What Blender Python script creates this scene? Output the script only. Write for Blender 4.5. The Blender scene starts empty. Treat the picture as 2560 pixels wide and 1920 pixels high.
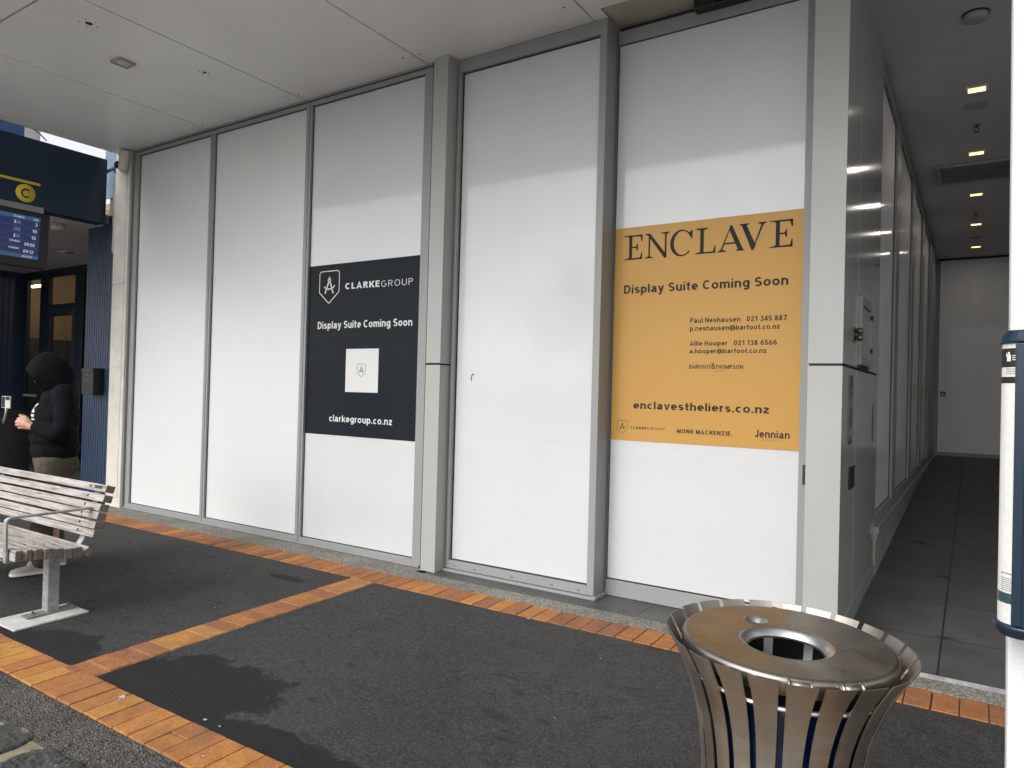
import bpy, bmesh, math, random
from mathutils import Vector, Matrix, noise
from mathutils.bvhtree import BVHTree
R = math.radians
random.seed(7)
scn = bpy.context.scene
COL = scn.collection

# ------------------------------------------------------------------ camera, sky, sun, exposure
H = 1.465
cd = bpy.data.cameras.new('camera'); cam = bpy.data.objects.new('camera', cd); COL.objects.link(cam)
cd.sensor_fit = 'HORIZONTAL'; cd.sensor_width = 36.0; cd.lens = 25.109
cd.clip_start = 0.02; cd.clip_end = 2000
ax = ((0.8387939341, 0.5438121811, 0.0263257998), (0.0161659650, 0.0234551618, -0.9995941761),
      (-0.5442089651, 0.8388791135, 0.0108827988))
mw = Matrix(((ax[0][0], -ax[1][0], -ax[2][0], 0), (ax[0][1], -ax[1][1], -ax[2][1], 0),
             (ax[0][2], -ax[1][2], -ax[2][2], H), (0, 0, 0, 1)))
cam.matrix_world = mw
scn.camera = cam
SUN_EL, SUN_AZ = 40.0, 17.0          # azimuth from -Y towards -X
w = bpy.data.worlds.new('World'); scn.world = w; w.use_nodes = True
wn = w.node_tree; bg = wn.nodes['Background']
sky = wn.nodes.new('ShaderNodeTexSky'); sky.sky_type = 'NISHITA'; sky.sun_disc = False
sky.sun_elevation = R(SUN_EL); sky.sun_rotation = R(180 + SUN_AZ)
sky.air_density = 1.0; sky.dust_density = 3.0; sky.ozone_density = 1.0
hs = wn.nodes.new('ShaderNodeHueSaturation'); hs.inputs['Saturation'].default_value = 0.15
wn.links.new(sky.outputs[0], hs.inputs['Color']); wn.links.new(hs.outputs[0], bg.inputs['Color'])
bg.inputs['Strength'].default_value = 0.15
sd = bpy.data.lights.new('sun', 'SUN'); sd.energy = 0.5; sd.angle = R(40); sd.color = (1.0, 0.985, 0.965)
sun = bpy.data.objects.new('sun', sd); COL.objects.link(sun)
sv = Vector((-math.sin(R(SUN_AZ)) * math.cos(R(SUN_EL)), -math.cos(R(SUN_AZ)) * math.cos(R(SUN_EL)), math.sin(R(SUN_EL))))
sun.rotation_euler = (-sv).to_track_quat('-Z', 'Y').to_euler(); sun.location = sv * 20
vs = scn.view_settings
vs.view_transform = 'Standard'; vs.look = 'None'; vs.exposure = 0.85; vs.gamma = 1.0
scn.cycles.use_denoising = True
scn.cycles.max_bounces = 10; scn.cycles.transparent_max_bounces = 12
scn.cycles.sample_clamp_indirect = 6.0

# ------------------------------------------------------------------ materials
MATS = {}
class NT:
    def __init__(s, name):
        s.m = bpy.data.materials.new(name); s.m.use_nodes = True
        s.t = s.m.node_tree; s.b = s.t.nodes['Principled BSDF']
        s.tc = s.t.nodes.new('ShaderNodeTexCoord')
    def n(s, typ, **kw):
        x = s.t.nodes.new(typ)
        for k, v in kw.items(): setattr(x, k, v)
        return x
    def l(s, a, b): s.t.links.new(a, b)
    def mapping(s, scale=(1, 1, 1), loc=(0, 0, 0), rot=(0, 0, 0)):
        mp = s.n('ShaderNodeMapping'); mp.inputs['Scale'].default_value = scale
        mp.inputs['Location'].default_value = loc; mp.inputs['Rotation'].default_value = rot
        s.l(s.tc.outputs['Object'], mp.inputs[0]); return mp.outputs[0]
    def noise(s, scale, detail=4, rough=0.55, vec=None, dist=0.0):
        x = s.n('ShaderNodeTexNoise'); x.inputs['Scale'].default_value = scale
        x.inputs['Detail'].default_value = detail; x.inputs['Roughness'].default_value = rough
        x.inputs['Distortion'].default_value = dist
        s.l(vec if vec is not None else s.tc.outputs['Object'], x.inputs['Vector']); return x.outputs[0]
    def ramp(s, fac, stops):
        x = s.n('ShaderNodeValToRGB'); e = x.color_ramp.elements
        while len(e) < len(stops): e.new(0.5)
        for i, (p, c) in enumerate(stops):
            e[i].position = p; e[i].color = (c, c, c, 1) if isinstance(c, (int, float)) else (*c, 1)
        s.l(fac, x.inputs[0]); return x.outputs[0]
    def mix(s, fac, a, b, mode='MIX'):
        x = s.n('ShaderNodeMix', data_type='RGBA', blend_type=mode)
        for sock, v in ((x.inputs[0], fac), (x.inputs[6], a), (x.inputs[7], b)):
            if isinstance(v, (int, float)): sock.default_value = v
            elif isinstance(v, tuple): sock.default_value = (*v, 1)
            else: s.l(v, sock)
        return x.outputs[2]
    def math(s, op, a, b=0.0, clamp=False):
        x = s.n('ShaderNodeMath', operation=op, use_clamp=clamp)
        for sock, v in ((x.inputs[0], a), (x.inputs[1], b)):
            if isinstance(v, (int, float)): sock.default_value = v
            else: s.l(v, sock)
        return x.outputs[0]
    def bump(s, h, strength=0.3, dist=0.01, prev=None):
        x = s.n('ShaderNodeBump'); x.inputs['Strength'].default_value = strength
        x.inputs['Distance'].default_value = dist; s.l(h, x.inputs['Height'])
        if prev is not None: s.l(prev, x.inputs['Normal'])
        s.l(x.outputs[0], s.b.inputs['Normal']); return x.outputs[0]
    def set(s, **kw):
        for k, v in kw.items():
            k = {'color': 'Base Color', 'rough': 'Roughness', 'metal': 'Metallic', 'coat': 'Coat Weight',
                 'coatr': 'Coat Roughness', 'spec': 'Specular IOR Level', 'sheen': 'Sheen Weight', 'ior': 'IOR'}.get(k, k)
            i = s.b.inputs[k]
            if isinstance(v, (int, float)): i.default_value = v
            elif isinstance(v, tuple): i.default_value = (*v, 1)
            else: s.l(v, i)
        return s

def plain(name, col, rough=0.5, metal=0.0, var=0.12, scale=3.0, fine=0.05, fscale=180.0, bump=0.0, **kw):
    """paint / metal / cloth with soft mottling, fine grain and a little roughness variation"""
    if name in MATS: return MATS[name]
    t = NT(name)
    n1 = t.noise(scale, 5, 0.6); n2 = t.noise(fscale, 2, 0.5)
    d = tuple(c * (1 - var) for c in col); u = tuple(min(1, c * (1 + var)) for c in col)
    c = t.mix(t.ramp(n1, [(0.3, 0.0), (0.7, 1.0)]), d, u)
    g = t.ramp(n2, [(0.3, 1 - fine * 2), (0.7, 1.0)])
    t.set(color=t.mix(1.0, c, g, 'MULTIPLY'), metal=metal,
          rough=t.ramp(n1, [(0.3, min(1, rough * 1.12)), (0.7, rough * 0.9)]), **kw)
    if bump: t.bump(n2, bump, 0.002)
    MATS[name] = t.m; return t.m

def emit(name, col, st):
    t = NT(name); t.set(color=(0.02, 0.02, 0.02), rough=0.4)
    t.b.inputs['Emission Color'].default_value = (*col, 1); t.b.inputs['Emission Strength'].default_value = st
    MATS[name] = t.m; return t.m

ALU = plain('powder_coat_grey', (0.275, 0.285, 0.277), 0.42, 0.0, 0.04, 1.3, 0.02, 220)
CLAD = plain('cladding_grey', (0.385, 0.395, 0.375), 0.4, 0.0, 0.05, 1.1, 0.04, 160)
SIDE = plain('satin_cladding', (0.40, 0.408, 0.40), 0.10, 0.0, 0.06, 0.8, 0.02, 160)
DARK = plain('dark_gasket', (0.012, 0.012, 0.013), 0.6)
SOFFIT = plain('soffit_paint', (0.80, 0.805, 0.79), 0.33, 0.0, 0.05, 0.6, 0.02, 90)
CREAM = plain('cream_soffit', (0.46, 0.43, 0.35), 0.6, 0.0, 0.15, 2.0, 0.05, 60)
PASSC = plain('passage_paint', (0.58, 0.58, 0.57), 0.5, 0.0, 0.05, 0.7)
PASSW = plain('passage_wall_paint', (0.66, 0.66, 0.65), 0.55, 0.0, 0.05, 0.7)
WHITE = plain('white_plastic', (0.78, 0.78, 0.76), 0.4, 0, 0.03)
BLACK = plain('black_plastic', (0.014, 0.014, 0.015), 0.4)
NAVY = plain('navy_panel', (0.008, 0.025, 0.055), 0.35, 0, 0.05, 1.2)
NAVYD = plain('navy_frame', (0.008, 0.013, 0.024), 0.4, 0, 0.1)
NAVYS = plain('navy_slats', (0.022, 0.042, 0.085), 0.45, 0, 0.15, 4.0)
BLUEUP = plain('blue_parapet', (0.03, 0.085, 0.22), 0.5)
YEL = plain('yellow_vinyl', (0.68, 0.52, 0.045), 0.45, 0, 0.05)
GREYS = plain('grey_strip', (0.27, 0.28, 0.27), 0.5, 0, 0.15, 6)
POLEW = plain('white_pole_paint', (0.66, 0.66, 0.655), 0.45, 0, 0.03, 5)
CASEB = plain('blue_case_paint', (0.005, 0.019, 0.038), 0.3, 0, 0.15, 8)
PAPER = plain('paper', (0.66, 0.655, 0.625), 0.35, 0, 0.04, 20)
YPAPER = plain('yellow_paper', (0.72, 0.70, 0.36), 0.6, 0, 0.05, 10)
STEEL_DK = plain('tarnished_brass', (0.16, 0.13, 0.10), 0.4, 0.8, 0.2, 30)
STAIN_G = plain('brushed_plate', (0.22, 0.22, 0.21), 0.35, 0.6, 0.2, 30)
LIGHTFIX = plain('clear_fitting', (0.34, 0.34, 0.32), 0.3, 0, 0.15, 30)
DETW = plain('detector_plastic', (0.38, 0.38, 0.37), 0.5, 0, 0.05)

def film_mat(name, col, rough, coat, drips=True):
    t = NT(name)
    n1 = t.noise(0.9, 3, 0.5)
    st = t.noise(6, 4, 0.6, t.mapping((9, 9, 0.35)))
    c = t.mix(t.ramp(n1, [(0.3, 0.0), (0.7, 1.0)]), tuple(x * 0.965 for x in col), col)
    if drips: c = t.mix(t.math('MULTIPLY', t.ramp(st, [(0.52, 0.0), (0.8, 1.0)]), 0.10), c, tuple(x * 0.8 for x in col))
    if drips:
        sx_ = t.n('ShaderNodeSeparateXYZ'); t.l(t.tc.outputs['Object'], sx_.inputs[0]); wob = t.noise(0.7, 3, 0.5)
        for z_, tl in ((3.62, 0.035), (2.72, -0.03), (1.05, 0.004)):
            dz = t.math('ABSOLUTE', t.math('ADD', t.math('SUBTRACT', sx_.outputs[2], z_), t.math('ADD', t.math('MULTIPLY', sx_.outputs[0], tl), t.math('MULTIPLY', t.math('SUBTRACT', wob, 0.5), 0.06))))
            c = t.mix(t.math('MULTIPLY', t.ramp(dz, [(0.004, 1.0), (0.012, 0.0)]), 0.10), c, tuple(min(1, x * 1.25) for x in col))
    t.set(color=c, rough=rough, coat=coat, coatr=0.03)
    if coat > 0.4:
        sm = t.noise(3.0, 5, 0.65, t.mapping((2.5, 2.5, 0.5)), 0.6)
        t.set(coat=t.ramp(sm, [(0.25, coat * 0.72), (0.7, coat)]), coatr=t.ramp(st, [(0.35, 0.05), (0.75, 0.13)]))
        bp = t.n('ShaderNodeBump'); bp.inputs['Strength'].default_value = 0.25; bp.inputs['Distance'].default_value = 0.004
        t.l(t.mix(0.25, t.noise(2.2, 2, 0.4), st), bp.inputs['Height']); t.l(bp.outputs[0], t.b.inputs['Coat Normal'])
    t.b.inputs['Coat IOR'].default_value = 1.5
    if not drips: t.set(spec=0.12)
    MATS[name] = t.m; return t.m
FILM = film_mat('matte_white_film', (0.665, 0.675, 0.67), 0.38, 0.0)
GLAZ = film_mat('white_backed_glass', (0.595, 0.605, 0.61), 0.5, 1.0)
GLAZP = film_mat('passage_white_glass', (0.80, 0.80, 0.81), 0.5, 0.55)
ENDW = film_mat('end_white_glass', (0.80, 0.80, 0.81), 0.5, 0.10)
VIN_A = film_mat('charcoal_vinyl', (0.011, 0.0155, 0.020), 0.6, 0.05, False)
VIN_B = film_mat('orange_vinyl', (0.53, 0.30, 0.085), 0.5, 0.12, False)
INK_W = plain('white_ink', (0.66, 0.665, 0.655), 0.45, 0, 0.01)
INK_D = plain('dark_ink', (0.010, 0.010, 0.009), 0.7, 0, 0.01)
INK_B = plain('brown_ink', (0.22, 0.12, 0.03), 0.45, 0, 0.01)

def asphalt():
    t = NT('asphalt_paving')
    big = t.noise(0.8, 5, 0.6); mid = t.noise(9, 6, 0.7); fine = t.noise(75, 8, 0.9)
    c = t.mix(t.ramp(mid, [(0.3, 0.0), (0.7, 1.0)]), (0.031, 0.031, 0.031), (0.046, 0.046, 0.045))
    c = t.mix(1.0, c, t.ramp(big, [(0.3, 0.78), (0.7, 1.22)]), 'MULTIPLY')
    c = t.mix(1.0, c, t.ramp(t.noise(24, 4, 0.7), [(0.35, 0.82), (0.65, 1.15)]), 'MULTIPLY')
    c = t.mix(t.ramp(fine, [(0.52, 0.0), (0.64, 0.95)]), c, (0.120, 0.119, 0.115))
    c = t.mix(t.ramp(fine, [(0.37, 0.95), (0.49, 0.0)]), c, (0.006, 0.006, 0.006))
    vg = t.n('ShaderNodeTexVoronoi'); vg.inputs['Scale'].default_value = 2.6; t.l(t.tc.outputs['Object'], vg.inputs['Vector'])
    cw = t.n('ShaderNodeSeparateColor'); t.l(vg.outputs['Color'], cw.inputs[0]); gd = t.math('ADD', vg.outputs['Distance'], t.math('MULTIPLY', t.math('SUBTRACT', t.noise(40, 3, 0.6), 0.5), 0.05))
    spot = t.ramp(gd, [(0.035, 1.0), (0.05, 0.0)])
    c = t.mix(t.math('MULTIPLY', t.math('MULTIPLY', spot, t.ramp(cw.outputs[0], [(0.62, 0.0), (0.63, 1.0)])), 0.55), c, (0.11, 0.11, 0.106))
    c = t.mix(t.math('MULTIPLY', t.math('MULTIPLY', spot, t.ramp(cw.outputs[1], [(0.5, 0.0), (0.51, 1.0)])), 0.8), c, (0.012, 0.012, 0.012))
    # dark scuff marks
    sc = t.noise(5.5, 3, 0.5, t.mapping((1, 2.2, 1), rot=(0, 0, 0.5)))
    c = t.mix(t.math('MULTIPLY', t.ramp(sc, [(0.63, 0.0), (0.68, 1.0)]), 0.6), c, (0.018, 0.018, 0.019))
    wet = None
    nz = t.noise(5.0, 6, 0.65)
    for cx, cy, rx, ry, rot in ((-3.28, 2.12, 0.56, 0.42, -0.25), (-2.45, 1.98, 0.62, 0.17, 0.0), (-4.42, 2.03, 0.36, 0.24, 0.1),
                                (-4.9, 1.98, 0.22, 0.12, 0.0), (-4.45, 3.72, 0.20, 0.05, 0.2)):
        mp = t.mapping((1, 1, 0)); sub = t.n('ShaderNodeVectorMath', operation='SUBTRACT')
        t.l(mp, sub.inputs[0]); sub.inputs[1].default_value = (cx, cy, 0)
        mp2 = t.n('ShaderNodeMapping'); mp2.inputs['Rotation'].default_value = (0, 0, rot); mp2.inputs['Scale'].default_value = (1 / rx, 1 / ry, 0)
        t.l(sub.outputs[0], mp2.inputs[0])
        ln = t.n('ShaderNodeVectorMath', operation='LENGTH'); t.l(mp2.outputs[0], ln.inputs[0])
        d = t.math('ADD', ln.outputs['Value'], t.math('MULTIPLY', t.math('SUBTRACT', nz, 0.5), 1.5))
        k = t.ramp(d, [(0.90, 1.0), (1.0, 0.0)])
        wet = k if wet is None else t.math('MAXIMUM', wet, k)
    c = t.mix(t.math('MULTIPLY', wet, 0.80), c, (0.006, 0.006, 0.007))
    t.set(color=c, rough=0.85, spec=0.3)
    b = t.bump(fine, 0.6, 0.008)
    return t.m
ASPH = asphalt()

def brick_mat():
    t = NT('clay_paver')
    at = t.n('ShaderNodeAttribute', attribute_name='tone')
    f = at.outputs['Fac']
    c = t.ramp(f, [(0.0, (0.265, 0.112, 0.058)), (0.3, (0.345, 0.138, 0.056)), (0.6, (0.41, 0.165, 0.052)), (0.8, (0.45, 0.195, 0.055)), (1.0, (0.49, 0.245, 0.062))])
    n1 = t.noise(14, 5, 0.65); fine = t.noise(105, 6, 0.85)
    c = t.mix(1.0, c, t.ramp(n1, [(0.25, 0.72), (0.75, 1.12)]), 'MULTIPLY')
    c = t.mix(t.ramp(fine, [(0.36, 0.95), (0.48, 0.0)]), c, (0.11, 0.045, 0.016))
    c = t.mix(t.ramp(fine, [(0.54, 0.0), (0.68, 0.65)]), c, (0.62, 0.33, 0.11))
    gr = t.noise(3.0, 4, 0.6)
    c = t.mix(t.math('MULTIPLY', t.ramp(gr, [(0.48, 0.0), (0.72, 1.0)]), 0.5), c, (0.12, 0.075, 0.048))
    t.set(color=c, rough=0.8, spec=0.3)
    t.bump(fine, 0.4, 0.004); return t.m
BRICK = brick_mat()

def speckle(name, cols, scale, bump=0.5, dist=0.006, rough=0.85):
    t = NT(name)
    v = t.n('ShaderNodeTexVoronoi'); v.inputs['Scale'].default_value = scale; t.l(t.tc.outputs['Object'], v.inputs['Vector'])
    bw = t.n('ShaderNodeRGBToBW'); t.l(v.outputs['Color'], bw.inputs[0])
    c = t.ramp(bw.outputs[0], [(i / (len(cols) - 1) * 0.8 + 0.1, k) for i, k in enumerate(cols)])
    n1 = t.noise(2.2, 5, 0.6)
    c = t.mix(1.0, c, t.ramp(n1, [(0.3, 0.7), (0.7, 1.1)]), 'MULTIPLY')
    t.set(color=c, rough=rough, spec=0.3); t.bump(v.outputs['Distance'], bump, dist); return t.m
AGG = speckle('exposed_aggregate', [(0.06, 0.055, 0.048), (0.19, 0.18, 0.155), (0.36, 0.34, 0.30), (0.13, 0.12, 0.105)], 130)
ROUGH = speckle('rough_concrete', [(0.035, 0.032, 0.030), (0.085, 0.078, 0.072), (0.15, 0.135, 0.12), (0.06, 0.055, 0.05)], 95, 0.9, 0.012)
def stone_mat(name, a, b, sc, moss=False, rough=0.75):
    t = NT(name)
    n1 = t.noise(sc, 6, 0.65); n2 = t.noise(sc * 18, 4, 0.7)
    c = t.mix(t.ramp(n1, [(0.3, 0.0), (0.72, 1.0)]), a, b)
    c = t.mix(1.0, c, t.ramp(n2, [(0.3, 0.7), (0.7, 1.25)]), 'MULTIPLY')
    if moss:
        n3 = t.noise(5, 5, 0.6)
        c = t.mix(t.ramp(n3, [(0.62, 0.0), (0.70, 0.9)]), c, (0.07, 0.08, 0.02))
    t.set(color=c, rough=rough, spec=0.35); t.bump(n2, 0.5, 0.006); return t.m
def basalt():
    t = NT('basalt'); n1 = t.noise(5, 6, 0.7); n2 = t.noise(60, 5, 0.75); n3 = t.noise(9, 6, 0.75, None, 0.8); n4 = t.noise(45, 5, 0.7)
    c = t.mix(t.ramp(n1, [(0.3, 0.0), (0.7, 1.0)]), (0.022, 0.023, 0.025), (0.065, 0.065, 0.064))
    c = t.mix(t.ramp(n2, [(0.45, 0.0), (0.7, 0.9)]), c, (0.13, 0.125, 0.115)); c = t.mix(t.ramp(n2, [(0.3, 0.9), (0.45, 0.0)]), c, (0.008, 0.008, 0.009))
    c = t.mix(t.math('MULTIPLY', t.ramp(n3, [(0.55, 0.0), (0.66, 1.0)]), t.ramp(n4, [(0.4, 0.0), (0.6, 1.0)])), c, (0.33, 0.32, 0.29))
    t.set(color=c, rough=0.8, spec=0.3); t.bump(n2, 0.8, 0.012); return t.m
BASALT = basalt()
MORTAR = stone_mat('mortar', (0.16, 0.13, 0.085), (0.36, 0.31, 0.22), 14, True)
CONC = stone_mat('pale_concrete', (0.54, 0.515, 0.46), (0.70, 0.675, 0.60), 5)
PADC = stone_mat('pad_concrete', (0.42, 0.415, 0.40), (0.66, 0.655, 0.63), 9)
PLATE = stone_mat('worn_steel_plate', (0.15, 0.15, 0.145), (0.25, 0.25, 0.24), 12, rough=0.5)
PLINTH = stone_mat('plinth_concrete', (0.26, 0.25, 0.23), (0.38, 0.37, 0.34), 3)
STONE_T = stone_mat('dark_stone_tile', (0.055, 0.055, 0.056), (0.10, 0.10, 0.10), 3, rough=0.5)
ROADM = stone_mat('road_concrete', (0.22, 0.218, 0.212), (0.29, 0.288, 0.28), 2)
FOAM = stone_mat('foam_sealant', (0.42, 0.40, 0.36), (0.66, 0.64, 0.60), 20)

def tiles():
    t = NT('passage_tiles')
    br = t.n('ShaderNodeTexBrick'); t.l(t.mapping((1, 1, 1), (0.145, 0.0, 0)), br.inputs['Vector'])
    br.offset = 0.0; br.inputs['Scale'].default_value = 1.0; br.inputs['Mortar Size'].default_value = 0.006
    br.inputs['Brick Width'].default_value = 0.60; br.inputs['Row Height'].default_value = 0.72
    br.inputs['Color1'].default_value = (0.088, 0.087, 0.085, 1); br.inputs['Color2'].default_value = (0.074, 0.074, 0.073, 1)
    br.inputs['Mortar'].default_value = (0.018, 0.018, 0.018, 1)
    n1 = t.noise(4, 5, 0.6); fine = t.noise(220, 3, 0.6)
    c = t.mix(1.0, br.outputs['Color'], t.ramp(n1, [(0.3, 0.75), (0.7, 1.15)]), 'MULTIPLY')
    c = t.mix(t.ramp(fine, [(0.55, 0.0), (0.75, 0.7)]), c, (0.10, 0.10, 0.095))
    sp = t.noise(3.2, 2, 0.5, t.mapping((1.0, 2.6, 1)))
    c = t.mix(t.ramp(sp, [(0.70, 0.0), (0.74, 0.9)]), c, (0.010, 0.010, 0.010))
    t.set(color=c, rough=0.6, spec=0.35); t.bump(fine, 0.3, 0.004); return t.m
TILES = tiles()

def wood():
    t = NT('weathered_hardwood')
    g = t.noise(7, 6, 0.62, t.mapping((0.55, 9, 9)), 0.6); g2 = t.noise(40, 5, 0.7, t.mapping((0.5, 8, 8)))
    big = t.noise(2.6, 4, 0.6, t.mapping((1, 5, 5)))
    c = t.ramp(g, [(0.25, (0.10, 0.085, 0.072)), (0.42, (0.28, 0.255, 0.23)), (0.58, (0.46, 0.435, 0.405)), (0.8, (0.35, 0.315, 0.28))])
    c = t.mix(t.ramp(big, [(0.5, 0.0), (0.75, 0.6)]), c, (0.27, 0.20, 0.15))
    c = t.mix(t.ramp(g2, [(0.30, 0.7), (0.42, 0.0)]), c, (0.085, 0.07, 0.06))
    t.set(color=c, rough=0.8, spec=0.25); t.bump(t.mix(0.5, g, g2), 0.4, 0.004); return t.m
WOOD = wood()
ENDG = stone_mat('end_grain', (0.13, 0.115, 0.10), (0.24, 0.215, 0.19), 25)

def galv():
    t = NT('galvanised_steel')
    v = t.n('ShaderNodeTexVoronoi'); v.inputs['Scale'].default_value = 38; t.l(t.tc.outputs['Object'], v.inputs['Vector'])
    bw = t.n('ShaderNodeRGBToBW'); t.l(v.outputs['Color'], bw.inputs[0]); n1 = t.noise(6, 5, 0.6)
    c = t.mix(t.ramp(bw.outputs[0], [(0.2, 0.0), (0.8, 1.0)]), (0.33, 0.345, 0.35), (0.44, 0.455, 0.455))
    c = t.mix(1.0, c, t.ramp(n1, [(0.3, 0.8), (0.7, 1.1)]), 'MULTIPLY')
    t.set(color=c, rough=0.55, metal=0.55); return t.m
GALV = galv()

def inox(name, base, brown, rough, amt, spots=0.16):
    t = NT(name)
    st = t.noise(9, 5, 0.6, t.mapping((1, 1, 0.25))); big = t.noise(4.5, 3, 0.5); sp = t.noise(55, 4, 0.7)
    ds = t.noise(7, 3, 0.5)
    c = t.mix(t.math('MULTIPLY', t.ramp(big, [(0.25, 0.0), (0.78, 1.0)]), amt), base, brown)
    c = t.mix(t.math('MULTIPLY', t.ramp(sp, [(0.55, 0.0), (0.9, 1.0)]), spots), c, tuple(x * 0.45 for x in brown))
    c = t.mix(1.0, c, t.ramp(st, [(0.3, 0.82), (0.7, 1.08)]), 'MULTIPLY')
    t.set(color=c, metal=0.92, rough=t.ramp(ds, [(0.3, rough * 0.75), (0.7, rough * 1.35)]))
    return t.m
INOX = inox('stained_stainless', (0.40, 0.375, 0.335), (0.27, 0.225, 0.175), 0.40, 0.7)
LIDM = inox('stained_lid_stainless', (0.36, 0.34, 0.315), (0.235, 0.185, 0.135), 0.30, 0.75, 0.03)
INOXC = inox('clean_stainless', (0.62, 0.61, 0.60), (0.5, 0.48, 0.45), 0.28, 0.3)
BAG = plain('blue_bin_liner', (0.004, 0.012, 0.045), 0.2, 0, 0.4, 12)

def cloth(name, col, sc, weave=900):
    t = NT(name); n1 = t.noise(sc, 5, 0.6); wv = t.noise(weave, 2, 0.5)
    t.set(color=t.mix(t.ramp(n1, [(0.3, 0.0), (0.7, 1.0)]), tuple(x * 0.75 for x in col), tuple(x * 1.2 for x in col)), rough=0.95, spec=0.08)
    b = t.bump(n1, 0.25, 0.02); t.bump(wv, 0.2, 0.002, b); return t.m
HOOD = cloth('black_fleece', (0.0075, 0.0075, 0.0095), 9)
PANTS = cloth('khaki_cotton', (0.085, 0.076, 0.058), 12)
SHOE = plain('cream_canvas', (0.42, 0.40, 0.35), 0.8, 0, 0.1, 20)
def skinm():
    t = NT('skin'); n = t.noise(60, 4, 0.6)
    t.set(color=t.mix(t.ramp(n, [(0.3, 0.0), (0.7, 1.0)]), (0.46, 0.235, 0.155), (0.58, 0.32, 0.225)), rough=0.5)
    t.b.inputs['Subsurface Weight'].default_value = 0.1; t.b.inputs['Subsurface Radius'].default_value = (0.01, 0.004, 0.002)
    return t.m
SKIN = skinm()
def glassm():
    m = bpy.data.materials.new('clear_glass'); m.use_nodes = True; t = m.node_tree
    for n in list(t.nodes): t.nodes.remove(n)
    o = t.nodes.new('ShaderNodeOutputMaterial'); tr = t.nodes.new('ShaderNodeBsdfTransparent'); tr.inputs[0].default_value = (0.82, 0.84, 0.83, 1)
    gl = t.nodes.new('ShaderNodeBsdfGlossy'); gl.inputs['Roughness'].default_value = 0.01; fr = t.nodes.new('ShaderNodeFresnel'); fr.inputs[0].default_value = 1.45
    mx = t.nodes.new('ShaderNodeMixShader'); ge = t.nodes.new('ShaderNodeNewGeometry'); m1 = t.nodes.new('ShaderNodeMath'); m1.operation = 'SUBTRACT'; m1.inputs[0].default_value = 1.0; m2 = t.nodes.new('ShaderNodeMath'); m2.operation = 'MULTIPLY'
    t.links.new(ge.outputs['Backfacing'], m1.inputs[1]); t.links.new(m1.outputs[0], m2.inputs[0]); t.links.new(fr.outputs[0], m2.inputs[1]); t.links.new(m2.outputs[0], mx.inputs[0]); t.links.new(tr.outputs[0], mx.inputs[1]); t.links.new(gl.outputs[0], mx.inputs[2]); t.links.new(mx.outputs[0], o.inputs[0]); return m
GLASS = glassm()
LAMP = emit('warm_lamp', (1.0, 0.62, 0.26), 1.5)
TUBE = emit('tube_lamp', (1.0, 0.80, 0.55), 9.0)
SCR = emit('screen_rows', (0.018, 0.032, 0.13), 0.32)
SCR2 = emit('screen_band', (0.05, 0.12, 0.30), 0.32)
SCRT = emit('screen_text', (0.85, 0.9, 1.0), 0.33)
SCRD = emit('screen_dim', (0.20, 0.28, 0.50), 0.32)

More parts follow.
